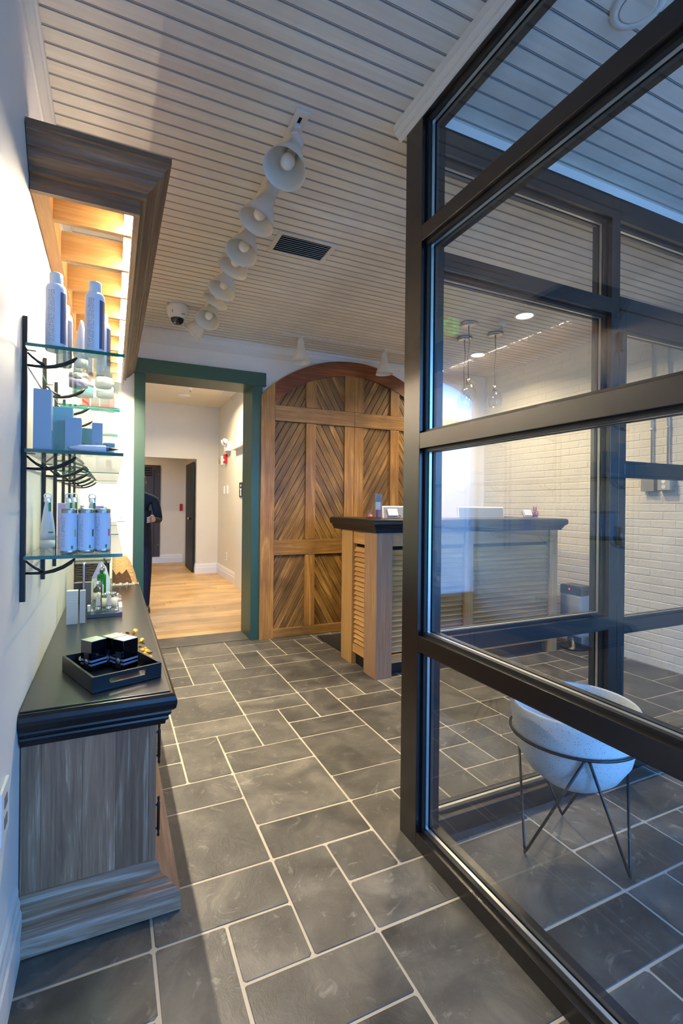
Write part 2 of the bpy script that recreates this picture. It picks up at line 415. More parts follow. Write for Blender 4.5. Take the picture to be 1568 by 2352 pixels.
# ------------------------------------------------------------------ ceiling boards with beaded grooves
ZC = 2.83
b = B(); b.box(-0.30, 4.05, -1.6, 4.62, ZC + 0.016, ZC + 0.12)
ceil = struct('ceiling', b, M['trimwhite'])
P2 = 0.0667
prof = []
for hlf in (0, P2):
    if hlf: prof += [(hlf - .0002, ZC)]
    prof += [(hlf + .0, ZC + .007), (hlf + .0018, ZC + .007), (hlf + .0030, ZC + .0012), (hlf + .0065, ZC + .0012), (hlf + .0078, ZC + .007), (hlf + .0096, ZC + .007), (hlf + .0108, ZC)]
prof_b = prof + [(2 * P2 - .0001, ZC), (2 * P2 - .0001, ZC + .016), (0, ZC + .016)]
y = -1.5
first = None
while y < 4.60:
    if first is None:
        b = B(); b.prism([(p[0], p[1]) for p in prof_b], 0, -0.238, 4.028)
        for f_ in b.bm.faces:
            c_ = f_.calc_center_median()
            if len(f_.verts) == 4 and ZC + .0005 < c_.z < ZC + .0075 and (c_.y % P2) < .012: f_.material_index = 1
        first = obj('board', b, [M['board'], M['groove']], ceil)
        first.location = (0, y, 0)
    else:
        c = first.copy(); COL.objects.link(c); c.parent = ceil; c.location = (0, y, 0)
    y += 2 * P2
# ------------------------------------------------------------------ walls
b = B(); b.box(-0.34, -0.24, -1.6, 4.62, 0, 2.95); struct('wall_left', b, M['wall'])
b = B(); b.box(-0.34, 0.20, 4.62, 4.94, 0, 2.95); b.box(0.20, 1.2, 4.62, 4.94, 2.45, 2.95); b.box(1.2, 4.13, 4.62, 4.94, 0, 2.95)
struct('wall_back', b, M['wall'])
b = B(); b.box(-0.34, 2.5, -1.6, -1.5, 2.5, 2.95); b.box(4.0, 4.13, -1.6, -1.5, 2.5, 2.95); b.box(-0.34, 0.05, -1.6, -1.5, 0, 2.5); b.box(0.05, 0.65, -1.6, -1.5, 1.6, 2.5); b.box(0.65, 1.25, -1.6, -1.5, 0, 2.5)
b.box(2.15, 2.5, -1.6, -1.5, 0, 2.5); b.box(4.0, 4.13, -1.6, -1.5, 0, 2.5)
b.box(-0.05, 0.9, -1.6, -1.5, 0, 0.2); b.box(1.25, 2.15, -1.6, -1.5, 0, 0.2)
arch = [(2.5, 2.83)] + [(2.5 + 1.5 * t / 24, 1.49 + math.sqrt(1.69 - (2.5 + 1.5 * t / 24 - 3.3) ** 2)) for t in range(25)] + [(4.0, 2.83)]
for k in range(24):
    p, q = arch[k + 1], arch[k + 2]
    b.prism([p, q, (q[0], 2.95), (p[0], 2.95)], 1, -1.6, -1.5)
struct('wall_front', b, M['wall'])
w4 = B(); w4.box(3.19, 3.29, -1.58, -1.52, 0, 2.79); w4.box(2.5, 4.0, -1.58, -1.52, 2.2, 2.32); w4.box(2.5, 4.0, -1.58, -1.52, 0, .25)
w4.box(1.25, 2.15, -1.58, -1.52, 1.88, 1.95); w4.box(0.05, 0.65, -1.58, -1.52, 0.9, 0.95)
struct('window_3', w4, M['frame'])
# trims on the ceiling edge
def crown(name, path, pr, mat=M['trimwhite']):
    b = B(); b.mould(pr, path); return struct(name, b, mat)
crown('trim_1', [(-0.24, -1.5), (-0.24, 4.60)], [(0, 2.655), (.006, 2.655), (.008, 2.68), (.004, 2.69), (.010, 2.72), (.016, 2.75), (.018, 2.77), (.014, 2.78), (.021, 2.80), (.021, 2.828), (0, 2.828)])
crown('trim_2', [(1.0535, 1.725), (1.0535, -1.5)], [(0, 2.775), (.006, 2.778), (.012, 2.79), (.018, 2.792), (.028, 2.808), (.034, 2.81), (.038, 2.829), (0, 2.829)])
crown('trim_3', [(-0.219, 4.62), (4.0, 4.62)], [(0, 2.70), (.006, 2.70), (.008, 2.755), (.014, 2.76), (.02, 2.80), (.026, 2.802), (.026, 2.829), (0, 2.829)])
# baseboard on the left wall in front of the cabinet
basep = [(0, 0.0), (.016, 0.0), (.016, .12), (.012, .13), (.012, .15), (.008, .165), (.008, .185), (.004, .195), (0, .2)]
crown('baseboard_left', [(-0.24, -1.5), (-0.24, 1.66)], basep)
crown('baseboard_back', [(0.20, 4.62), (-0.24, 4.62)][::-1], basep)
# green casing of the opening
b = B(); b.box(0.165, 0.252, 4.585, 4.62, 0, 2.44, .002); struct('trim_4', b, M['green'])
b = B(); b.box(1.195, 1.292, 4.585, 4.62, 0, 2.44, .002); b.box(1.195, 1.205, 4.62, 4.95, 0, 2.44, .001); struct('trim_5', b, M['green'])
b = B(); b.box(0.13, 1.325, 4.575, 4.62, 2.42, 2.545, .002); b.box(0.2, 1.2, 4.62, 4.95, 2.42, 2.45); struct('trim_6', b, M['green'])
b = B(); b.box(0.20, 1.2, 4.62, 4.95, 0.001, 0.004); struct('trim_7', b, M['slate'])
# ------------------------------------------------------------------ hall beyond the opening
b = B(); b.box(1.79, 1.9, 4.94, 9.3, 0, 3.2); b.box(1.75, 1.79, 6.9, 7.7, 0, 2.13); b.box(1.68, 1.79, 6.9, 7.75, 2.13, 2.16); struct('wall_hall_right', b, M['hallwall'])
b = B(); b.box(-1.3, -1.2, 4.94, 11.2, 0, 3.2); struct('wall_hall_left', b, M['hallwall'])
b = B(); b.box(1.40, 2.5, 9.3, 9.42, 0, 3.2); b.box(-1.2, 1.40, 9.3, 9.42, 2.10, 3.2); struct('wall_hall_end', b, M['hallwall'])
b = B(); b.box(-1.2, 2.5, 11.2, 11.3, 0, 2.7); b.box(1.45, 2.5, 9.42, 11.2, 0, 2.7); struct('wall_room_end', b, M['hallwall'])
b = B(); b.box(-1.3, 2.5, 4.94, 9.42, 3.07, 3.2); b.box(-1.3, 2.5, 9.42, 11.3, 2.6, 2.7); struct('ceiling_hall', b, M['hallwall'])
bh = [(0, 0.0), (.018, 0.0), (.018, .11), (.013, .12), (.013, .15), (.007, .165), (.007, .18), (0, .185)]
crown('baseboard_hall_right', [(1.79, 9.3), (1.79, 7.705)], bh)
crown('baseboard_hall_end', [(1.40, 9.42), (1.40, 9.3), (1.772, 9.3)], bh)
crown('baseboard_room', [(-1.2, 11.2), (1.40, 11.2)], bh)
# room-end louvred panel and red box, open dark green door
t = thing('louvered_door', 'tall dark brown metal door with louvre slots on the far room wall', 'door', (0.6, 11.19, 0))
b = B(); b.box(0.2, 0.93, 11.165, 11.199, 0.14, 2.09, .003); obj('panel', b, plain('dark_brown_metal', (58, 50, 42), .4), t)
for k in range(4):
    b = B(); b.box(0.42, 0.76, 11.155, 11.166, 1.86 + .05 * k, 1.882 + .05 * k); obj('louver', b, M['darkhole'], t)
b = B(); b.box(0.80, 0.808, 11.158, 11.166, .2, 2.0); obj('seam', b, M['darkhole'], t)
for z in (.4, .9, 1.4, 1.9):
    b = B(); b.cyl((.89, 11.166, z), (.89, 11.158, z), .008, 8); obj('rivet', b, M['steel'], t)
t = thing('green_door', 'dark green door standing open at the end of the hall, round knob', 'door', (1.37, 9.5, 0))
b = B(); b.box(1.355, 1.39, 9.46, 10.4, 0.01, 2.06, .003); obj('leaf', b, M['greendark'], t)
b = B(); b.lathe([(0.012, 0), (.012, .03), (.03, .04), (.032, .06), (.02, .07), (0, .072)], 14, (1.355, 9.62, 1.0), (-1, 0, 0)); obj('knob', b, M['nickel'], t)
single('pull_station', B().box(1.33, 1.39, 11.17, 11.2, 1.12, 1.27, .004), M['red'], 'small red box on the far room wall beside the dark green door', 'alarm')
t = thing('sliding_door', 'brown wooden sliding door, only its edge showing inside the green doorway', 'door', (1.42, 5.3, 0))
b = B(); b.box(1.402, 1.438, 4.98, 5.66, 0.01, 2.46, .003); obj('leaf', b, M['brown'], t)
# alarm devices on the right hall wall
t = thing('strobe_light', 'white emergency light with two lamp heads high on the right hall wall', 'emergency light', (1.79, 8.33, 2.25))
b = B(); b.box(1.72, 1.79, 8.2, 8.45, 2.17, 2.33, .008); obj('housing', b, M['plastic'], t)
for dy in (-.08, .08):
    b = B(); b.lathe([(.02, 0), (.05, .05), (.055, .07), (0, .075)], 14, (1.74, 8.325 + dy, 2.34), (-.8, dy * 4, -.3)); obj('lamp_head', b, M['plastic'], t)
t = thing('fire_alarm', 'red fire alarm unit below the white emergency light', 'alarm', (1.79, 8.55, 2.08))
b = B(); b.box(1.74, 1.79, 8.5, 8.62, 1.99, 2.14, .006); obj('housing', b, M['red'], t)
b = B(); b.box(1.725, 1.741, 8.53, 8.59, 2.02, 2.06, .004); obj('lens', b, M['plastic'], t)
t = thing('smoke_sensor', 'white sensor with yellow disc on the hall wall left of the red alarm', 'sensor', (1.79, 8.9, 2.07))
b = B(); b.box(1.75, 1.79, 8.84, 8.92, 1.98, 2.14, .006); obj('housing', b, M['plastic'], t)
b = B(); b.cyl((1.79, 9.05, 2.06), (1.755, 9.05, 2.06), .045, 16); obj('disc', b, plain('yellow_disc', (200, 150, 30), .4), t)
for nm, yy, lb in (('thermostat', 8.45, 'white wall control nearer plate on the right hall wall'), ('thermostat', 8.72, 'white wall control farther plate on the right hall wall')):
    single(nm, B().box(1.775, 1.79, yy - .04, yy + .04, 1.46, 1.6, .004), M['plastic'], lb, 'control', 'wall controls in the hall')
t = thing('power_outlet', 'white outlet low on the right hall wall above the baseboard', 'outlet', (1.79, 8.5, .38))
b = B(); b.box(1.78, 1.79, 8.46, 8.54, .32, .45, .003); obj('plate', b, M['plastic'], t)
for z in (.36, .41):
    b = B(); b.box(1.777, 1.781, 8.485, 8.515, z - .012, z + .012, .002); obj('socket', b, M['greyplastic'], t)
t = thing('restroom_sign', 'small dark square sign with white figure beside the brown door edge', 'sign', (1.745, 7.3, 1.5))
b = B(); b.box(1.738, 1.749, 7.18, 7.40, 1.39, 1.61, .002); obj('plate', b, M['black'], t)
b = B(); b.cyl((1.738, 7.29, 1.56), (1.734, 7.29, 1.56), .02, 10)
b.prism([(7.24, 1.52), (7.34, 1.52), (7.32, 1.49), (7.31, 1.49), (7.33, 1.41), (7.30, 1.41), (7.29, 1.46), (7.28, 1.41), (7.25, 1.41), (7.27, 1.49), (7.26, 1.49)], 0, 1.734, 1.738); obj('figure', b, M['plastic'], t)
# hall ceiling fittings
def downlight(x, y, z, label, r=.075):
    t = thing('downlight', label, 'ceiling light', (x, y, z))
    b = B(); b.lathe([(r * .78, 0), (r * .82, -.006), (r, -.006), (r * 1.05, 0)], 28, (x, y, z), cap=False); obj('trim_ring', b, M['trimwhite'], t)
    b = B(); b.lathe([(0, -.003), (r * .8, -.003), (r * .8, -.001), (0, -.001)], 28, (x, y, z), cap=False); obj('lens', b, M['dl'], t)
    return t
downlight(1.08, 7.47, 3.07, 'lit round downlight in the plain hall ceiling beyond the green doorway')
def sprinkler(x, y, z, label):
    t = thing('fire_sprinkler', label, 'sprinkler', (x, y, z))
    b = B(); b.lathe([(.038, 0), (.036, -.006), (.012, -.010), (.012, -.03), (.006, -.032)], 16, (x, y, z)); obj('escutcheon', b, M['plastic'], t)
    b = B(); b.lathe([(.004, -.03), (.004, -.05), (.018, -.052), (.018, -.055), (0, -.055)], 12, (x, y, z)); obj('deflector', b, M['steel'], t)
sprinkler(1.08, 7.9, 3.07, 'small sprinkler on the hall ceiling behind the lit downlight')
t = thing('smoke_detector', 'flat round detector on the hall ceiling toward the end wall', 'detector', (1.05, 8.4, 3.07))
b = B(); b.lathe([(.10, 0), (.10, -.015), (.08, -.03), (0, -.034)], 24, (1.05, 8.4, 3.07)); obj('housing', b, M['trimwhite'], t)
def vent(x0, x1, y0, y1, z, label, n, along='x'):
    t = thing('air_vent', label, 'vent', ((x0 + x1) / 2, (y0 + y1) / 2, z))
    f = .028
    b = B()
    for q in ((x0, x1, y0, y0 + f), (x0, x1, y1 - f, y1), (x0, x0 + f, y0 + f, y1 - f), (x1 - f, x1, y0 + f, y1 - f)): b.box(*q, z - .006, z, .0015)
    obj('frame', b, M['lamp'], t)
    b = B(); b.box(x0 + f, x1 - f, y0 + f, y1 - f, z - .0005, z - .0001); obj('backing', b, M['darkhole'], t)
    for k in range(n):
        b = B()
        if along == 'x':
            yy = y0 + f + (k + .5) * (y1 - y0 - 2 * f) / n
            b.T = Matrix.Translation((0, yy, z - .005)) @ Matrix.Rotation(math.radians(36), 4, 'X'); b.box(x0 + f, x1 - f, -.0085, .0085, -.0007, .0007)
        else:
            xx = x0 + f + (k + .5) * (x1 - x0 - 2 * f) / n
            b.T = Matrix.Translation((xx, 0, z - .005)) @ Matrix.Rotation(math.radians(38), 4, 'Y'); b.box(-.010, .010, y0 + f, y1 - f, -.0007, .0007)
        obj('blade', b, M['lamp'], t)
vent(0.832, 1.195, 2.648, 2.895, ZC, 'rectangular white vent with slats in the board ceiling beside the track lamps', 9)
vent(1.55, 1.78, 7.75, 8.15, 3.07, 'square vent in the plain hall ceiling beyond the green doorway', 9, 'y')

# ------------------------------------------------------------------ right wall: white painted brick
b = B(); b.box(4.03, 4.13, -1.6, 4.62, 0, 2.95); wr = struct('wall_right', b, M['brickw'])
bw, bhh = 0.2, 0.0665
cand = []
for r in range(43):
    y = -1.5 - (bw / 2 if r % 2 else 0)
    while y < 4.6:
        a, c = max(y, -1.5), min(y + bw, 4.6)
        if c - a > .03: cand.append((abs((a + c) / 2 - 2.75) + abs((r + .5) * bhh - 1.15) * .8, a, c, r * bhh))
        y += bw
cand.sort(); restb = B()
def brick(b, a, c, z):
    g = .0028; d = .0030 + random.uniform(-.0012, .0012)
    x = 4.03; q = [(a + g, z + g), (c - g, z + g), (c - g, z + bhh - g), (a + g, z + bhh - g)]; e = .0035
    lo = [b.v((x + .001, p[0], p[1])) for p in q]
    cy, cz = (a + c) / 2, z + bhh / 2
    up = [b.v((x - d, p[0] + (e if p[0] < cy else -e), p[1] + (e if p[1] < cz else -e))) for p in q]
    b.f(up)
    for k in range(4): b.f([lo[k], lo[(k + 1) % 4], up[(k + 1) % 4], up[k]])
for k, (_, a, c, z) in enumerate(cand):
    if z + bhh > 2.83: continue
    if k < 295: b = B(); brick(b, a, c, z); obj('brick', b, M['brickw'], wr)
    else: brick(restb, a, c, z)
obj('brick_field', restb, M['brickw'], wr, kind='stuff')
# ------------------------------------------------------------------ glazed partition beside the aisle (window_1) and across the reception (window_2)
PX0, PX1 = 1.054, 1.160
def frame_box(b, *a): b.box(*a, 0.0015)
w1 = struct('window_1', B().box(PX0, PX1, 1.568, 1.680, 0, ZC - .001, .0015), M['frame'])
zr = [(0.0, 0.058), (0.745, 0.805), (1.513, 1.573), (2.300, 2.360), (2.772, ZC - .001)]
ys = [(-1.5, 0.06), (0.13, 1.568)]
b = B(); b.box(PX0, PX1, 0.06, 0.13, 0, ZC - .001, .0015); obj('post', b, M['frame'], w1)
for (z0, z1) in zr:
    for (y0, y1) in ys:
        b = B(); b.box(PX0, PX1, y0, y1, z0, z1, .0015); obj('rail', b, M['frame'], w1)
def bay_x(parent, y0, y1, z0, z1, xa, xb):
    """glazing of one opening whose panes are square to X"""
    s = .011
    b = B(); xm0, xm1 = xa + .004, xb - .004
    for q in ((y0, y1, z0, z0 + s), (y0, y1, z1 - s, z1), (y0, y0 + s, z0 + s, z1 - s), (y1 - s, y1, z0 + s, z1 - s)): b.box(xm0, xm1, *q)
    obj('spacer', b, M['spacer'], parent)
    for x in (xa, xb):
        b = B(); n = [b.v(p) for p in ((x, y0, z0), (x, y1, z0), (x, y1, z1), (x, y0, z1))]; b.f(n); obj('pane', b, M['pane'], parent)
    for xs in ((xa - .014, xa - .002), (xb + .002, xb + .014)):
        b = B(); t = .012
        for q in ((y0, y1, z0, z0 + t), (y0, y1, z1 - t, z1), (y0, y0 + t, z0 + t, z1 - t), (y1 - t, y1, z0 + t, z1 - t)): b.box(*xs, *q)
        obj('gasket', b, M['seal'], parent)
def bay_y(parent, x0, x1, z0, z1, ya, yb):
    s = .011
    b = B()
    for q in ((x0, x1, z0, z0 + s), (x0, x1, z1 - s, z1), (x0, x0 + s, z0 + s, z1 - s), (x1 - s, x1, z0 + s, z1 - s)): b.box(q[0], q[1], ya + .004, yb - .004, q[2], q[3])
    obj('spacer', b, M['spacer'], parent)
    for y in (ya, yb):
        b = B(); n = [b.v(p) for p in ((x0, y, z0), (x1, y, z0), (x1, y, z1), (x0, y, z1))]; b.f(n); obj('pane', b, M['pane'], parent)
    for yy in ((ya - .014, ya - .002), (yb + .002, yb + .014)):
        b = B(); t = .012
        for q in ((x0, x1, z0, z0 + t), (x0, x1, z1 - t, z1), (x0, x0 + t, z0 + t, z1 - t), (x1 - t, x1, z0 + t, z1 - t)): b.box(q[0], q[1], *yy, q[2], q[3])
        obj('gasket', b, M['seal'], parent)
for k in range(4):
    for (y0, y1) in ys: bay_x(w1, y0, y1, zr[k][1], zr[k + 1][0], 1.088, 1.108)
# far partition
FY0, FY1 = 1.568, 1.675
w2 = struct('window_2', B().box(2.125, 2.183, FY0, FY1, 0, 2.769, .0015), M['frame'])
fr = [(0.0, 0.075), (0.72, 0.785), (2.215, 2.285), (2.665, 2.77)]
for (z0, z1) in fr:
    b = B(); b.box(PX1, 2.125, FY0, FY1, z0, z1, .0015); obj('rail', b, M['frame'], w2)
b = B(); b.box(PX1, 4.028, FY0 + .02, FY1, 2.77, ZC - .001); obj('head', b, M['wall'], w2, label='white bulkhead above the dark frame')
for k in range(3): bay_y(w2, PX1, 2.125, fr[k][1], fr[k + 1][0], 1.612, 1.632)
b = B(); b.box(2.183, 4.028, FY0, FY1, 2.665, 2.77, .0015); obj('rail', b, M['frame'], w2)
b = B(); b.box(2.183, 4.028, FY0, FY1, 2.245, 2.305, .0015); obj('rail', b, M['frame'], w2)
b = B(); b.box(3.12, 3.20, FY0, FY1, 0, 2.245, .0015); obj('post', b, M['frame'], w2)
b = B(); b.box(3.12, 3.20, FY0, FY1, 2.305, 2.665, .0015); obj('post', b, M['frame'], w2)
b = B(); b.box(3.20, 4.028, FY0, FY1, 0, .075, .0015); obj('rail', b, M['frame'], w2)
b = B(); b.box(3.20, 4.028, FY0, FY1, .72, .785, .0015); obj('rail', b, M['frame'], w2)
bay_y(w2, 2.183, 3.12, 2.305, 2.665, 1.612, 1.632)
bay_y(w2, 3.20, 4.028, 2.305, 2.665, 1.612, 1.632)
bay_y(w2, 3.20, 4.028, .785, 2.245, 1.612, 1.632)
bay_y(w2, 3.20, 4.028, .075, .72, 1.612, 1.632)
# glazed door leaf in it
b = B(); b.box(2.188, 2.232, FY0 + .002, 1.62, 0.02, 2.238, .002); d1 = struct('door_1', b, M['frame'])
b = B(); b.box(3.07, 3.115, FY0 + .002, 1.62, 0.02, 2.238, .002); obj('stile', b, M['frame'], d1)
for (z0, z1) in ((.02, .12), (.70, .755), (1.455, 1.51), (2.15, 2.238)):
    b = B(); b.box(2.232, 3.07, FY0 + .002, 1.62, z0, z1, .002); obj('rail', b, M['frame'], d1)
for (z0, z1) in ((.12, .70), (.755, 1.455), (1.51, 2.15)): bay_y(d1, 2.232, 3.07, z0, z1, 1.588, 1.604)
for z in (.25, 1.16, 2.08):
    b = B(); b.cyl((2.186, 1.556, z - .04), (2.186, 1.556, z + .045), .011, 12); b.box(2.17, 2.20, 1.562, 1.569, z - .045, z + .05); obj('hinge', b, M['black'], d1)
b = B(); b.tube([(3.0, 1.565, .95), (3.0, 1.53, .95), (3.0, 1.53, 1.25), (3.0, 1.565, 1.25)], .011, 8); obj('pull_handle', b, M['steel'], d1)

# ------------------------------------------------------------------ white planter bowl on a black wire stand
cx, cy = 1.597, 1.322
t = thing('planter_bowl', 'white speckled bowl planter cradled in a black wire stand behind the glass', 'planter', (cx, cy, 0.25))
def speckle():
    m, nt, b = newmat('speckled_white'); L = nt.links
    tcn = N(nt, 'ShaderNodeTexCoord'); vo = N(nt, 'ShaderNodeTexVoronoi', Scale=110.0); L.new(tcn.outputs['Object'], vo.inputs['Vector'])
    r = N(nt, 'ShaderNodeMapRange'); r.inputs[1].default_value = .12; r.inputs[2].default_value = .2; L.new(vo.outputs['Distance'], r.inputs[0])
    mx = N(nt, 'ShaderNodeMix', data_type='RGBA'); L.new(r.outputs[0], mx.inputs[0]); mx.inputs[6].default_value = lin((120, 120, 116)); mx.inputs[7].default_value = lin((226, 226, 220))
    L.new(mx.outputs[2], b.inputs['Base Color']); b.inputs['Roughness'].default_value = .4
    return m
b = B(); b.lathe([(0, .252), (.05, .253), (.11, .272), (.16, .312), (.198, .372), (.216, .446), (.225, .52), (.228, .553), (.224, .560), (.217, .555), (.212, .50), (.2, .43), (.16, .35), (.1, .29), (0, .275)], 48, (cx, cy, 0), cap=False)
obj('bowl', b, speckle(), t, smooth=True)
t2 = thing('plant_stand', 'black wire stand with hairpin legs holding the white bowl', 'stand', (cx, cy, 0))
b = B(); b.tube([(cx + .226 * math.cos(a * math.pi / 24), cy + .226 * math.sin(a * math.pi / 24), .446) for a in range(48)], .0055, 8, closed=True); obj('ring', b, M['black'], t2)
feet = [Vector((1.408, 1.371, .006)), Vector((1.650, 1.126, .006)), Vector((1.722, 1.475, .006))]
cen = Vector((cx, cy, 0))
for i, f in enumerate(feet):
    pts = []
    js = []
    for o in ([feet[(i + 1) % 3], feet[(i + 2) % 3]]):
        th = feet[3 - i - feet.index(o)]
        d = cen - th; d.z = 0; d.normalize(); side = Vector((-d.y, d.x, 0)); sg = 1 if side.dot(f - cen) > 0 else -1
        js.append(Vector((cx, cy, 0)) + d * .226 + side * sg * .008 + Vector((0, 0, .441)))
    a0 = (js[0] - f).normalized(); a1 = (js[1] - f).normalized(); up = Vector((0, 0, .012))
    b = B(); b.tube([js[0], f + a0 * .03 , f + a0 * .012 + Vector((0, 0, 0)), f, f + a1 * .012, f + a1 * .03, js[1]], .0052, 8); obj('leg', b, M['black'], t2)

# ------------------------------------------------------------------ wooden canopy with the light strip over the shelves
CY0, CY1 = 1.77, 4.40
t = thing('light_canopy', 'long brown oak canopy with crown moulding and cross slats above the shelves', 'canopy', (-0.24, CY0, 2.2))
path = [(-0.238, CY0), (0.075, CY0), (0.075, CY1), (-0.238, CY1)]
b = B(); b.mould([(0, 2.255), (0, 2.33), (-.02, 2.33), (-.02, 2.255)], path[:2]); obj('end_board', b, M['canx'], t)
b = B(); b.box(0.055, 0.075, CY0 + .0202, CY1, 2.255, 2.33); obj('front_board', b, M['cany'], t)
crp = [(0, 2.300), (.020, 2.300), (.020, 2.318), (.024, 2.320), (.032, 2.326), (.046, 2.338), (.050, 2.346), (.052, 2.352), (.060, 2.353), (.062, 2.360), (.070, 2.374), (.080, 2.382), (.082, 2.392), (.090, 2.394), (.090, 2.412), (-.02, 2.412), (-.02, 2.300)]
b = B(); b.mould(crp, [(-0.238, CY0), (0.075, CY0), (0.0751, CY0 + .3)][:2] + [(0.075, CY0 + .001)]); 
b.bm.clear()
# near return and long front run of the crown, mitred at the corner
def crownrun(seg, mat, name):
    b = B(); b.mould(crp, path)
    keep = [f_ for f_ in b.bm.faces]
    for f_ in keep:
        c = f_.calc_center_median()
        s_ = 0 if (c.y < CY0 + .001 and c.x < .17) else (2 if c.y > CY1 - .001 else 1)
        if s_ != seg: b.bm.faces.remove(f_)
    return obj(name, b, mat, t)
crownrun(0, M['canx'], 'crown_return'); crownrun(1, M['cany'], 'crown_front'); crownrun(2, M['canx'], 'crown_return')
b = B(); b.box(-0.238, -0.192, CY0 + .02, CY1, 2.262, 2.36); obj('wall_rail', b, M['oaky'], t)
b = B(); b.box(0.054, 0.0552, CY0 + .02, CY1, 2.258, 2.40); b.box(-.23, .055, CY0 + .0195, CY0 + .0215, 2.258, 2.40); obj('liner', b, M['oaky'], t)
y = CY0 + .17
while y < CY1:
    b = B(); b.box(-0.192, 0.054, y, y + .022, 2.262, 2.375, .001); obj('slat', b, M['oakx'], t); y += .30
b = B(); b.box(0.034, 0.054, CY0 + .022, CY1 - .02, 2.286, 2.292, .001); obj('light_channel', b, M['plastic'], t)
b = B(); b.box(0.030, 0.0535, CY0 + .025, CY1 - .03, 2.2660, 2.2858)
for f_ in b.bm.faces:
    f_.normal_update(); f_.material_index = 0 if f_.calc_center_median().z < 2.2662 else 1
obj('light_strip', b, [M['led'], M['ledside']], t, label='glowing white light strip')

# ------------------------------------------------------------------ wall standards, brackets and glass shelves
RY = [1.68, 2.14, 2.55, 2.96, 3.37, 3.78]
LV = [1.745, 1.445, 1.140]
for k, ry in enumerate(RY):
    t = thing('shelf_standard', ['nearest', 'second nearest', 'third', 'fourth', 'fifth', 'farthest'][k] + ' black shelf standard on the left wall with curved brackets', 'shelf bracket', (-0.24, ry, 1.0), 'shelf standards on the left wall')
    b = B(); b.box(-0.239, -0.226, ry - .007, ry + .007, 1.008, 1.835, .001); obj('upright', b, M['black'], t)
    for z in LV:
        def curve(a): return [(-0.226 + x, ry, z + h) for x, h in a]
        b = B()
        lo = [(0, -.050), (.02, -.051), (.045, -.051), (.07, -.046), (.095, -.036), (.115, -.023), (.126, -.012)]
        upc = [(0, -.014), (.010, -.024), (.024, -.036), (.044, -.047)]
        b.tube(curve(lo), [.0035, .0042, .005, .006, .006, .006, .003], 6); b.tube(curve(upc), [.003, .0035, .004, .005], 6)
        b.box(-0.226, -0.205, ry - .006, ry + .006, z - .008, z - .0065)
        obj('bracket', b, M['black'], t)
runs = [(1.635, 2.58), (2.64, 3.58), (3.64, 4.25)]
for li, z in enumerate(LV):
    for ri, (y0, y1) in enumerate(runs):
        x1 = 0.030
        t = thing('glass_shelf', ['top', 'middle', 'bottom'][li] + ' green-edged glass shelf, ' + ['nearest', 'second', 'farthest'][ri] + ' length along the wall', 'shelf', (-0.225, y0, z), 'glass shelves on the left wall')
        b = B(); b.box(-0.2255, x1, y0, y1, z - .0065, z + .0035); 
        for f_ in list(b.bm.faces):
            n = f_.normal if f_.normal.length else None
            f_.normal_update()
            f_.material_index = 0 if abs(f_.normal.z) > .5 else 1
        obj('sheet', b, [M['shelfglass'], M['glassedge']], t)

# ------------------------------------------------------------------ low cabinet with black moulded top
t = thing('cabinet', 'long limed-oak cabinet with thick black moulded top along the left wall', 'cabinet', (-0.24, 1.69, 0))
CX1, KY0, KY1 = 0.138, 1.705, 4.30
b = B(); b.box(-0.236, CX1 - .02, KY0 + .004, KY1, .1, .60); obj('carcass', b, M['greige'], t)
pw = [-0.237, -0.185, -0.075, 0.018, 0.116, CX1]
for i in range(5):
    b = B(); b.box(pw[i] + .0004, pw[i + 1] - .0004, KY0, KY0 + .004, .12, .60); obj('side_board', b, M['greige'], t)
fy = [1.712, 2.35, 2.99, 3.63, 4.29]
for i in range(4):
    b = B(); b.box(CX1 - .02, CX1, fy[i] + .002, fy[i + 1] - .002, .375, .595, .001); dr = obj('drawer', b, M['greige_y'], t)
    b = B(); b.box(CX1 - .02, CX1, fy[i] + .002, fy[i + 1] - .002, .14, .370, .001); dd = obj('door', b, M['greige'], t)
    for par, z0, z1 in ((dr, .40, .54), (dd, .15, .29)):
        hy = fy[i] + .085; x = CX1 + .016
        b = B(); b.lathe([(0, 0), (.003, .002), (.005, .008), (.003, .014), (.0035, .02), (.005, .024), (.005, z1 - z0 - .024), (.0035, z1 - z0 - .02), (.003, z1 - z0 - .014), (.005, z1 - z0 - .008), (.003, z1 - z0 - .002), (0, z1 - z0)], 10, (x, hy, z0))
        for zz in (z0 + .03, z1 - .03): b.cyl((CX1, hy, zz), (x, hy, zz), .0035, 8)
        obj('handle', b, M['black'], par)
bp_ = [(0, .005), (.072, .005), (.072, .052), (.066, .062), (.058, .072), (.050, .078), (.040, .082), (.036, .092), (.022, .098), (.014, .104), (.010, .128), (.004, .138), (0, .14)]
path = [(-0.237, KY0), (CX1, KY0), (CX1, KY1)]
for seg, mt in ((0, M['greige_x']), (1, M['greige_y'])):
    b = B(); b.mould(bp_, path)
    for f_ in list(b.bm.faces):
        c = f_.calc_center_median(); dx = c.x - CX1; dy = KY0 - c.y
        s_ = 0 if dy >= -1e-4 and dx < dy + 1e-4 else 1
        if s_ != seg: b.bm.faces.remove(f_)
    obj('base_moulding', b, mt, t)
tp = [(0, .585), (.024, .585), (.026, .597), (.032, .600), (.034, .606), (.032, .612), (.038, .618), (.042, .626), (.040, .632), (.046, .634), (.054, .642), (.057, .656), (.057, .668), (.053, .680), (.045, .688), (.030, .690), (0, .690)]
b = B(); b.mould(tp, path); b.box(-0.237, CX1, KY0, KY1, .60, .6895)
obj('countertop', b, M['blackwood'], t)
b = B(); b.box(-0.236, CX1 + .038, KY0 - .036, KY1, .6885, .6935, .0015); obj('top_panel', b, M['blacktop'], t)
TOPZ = .6935

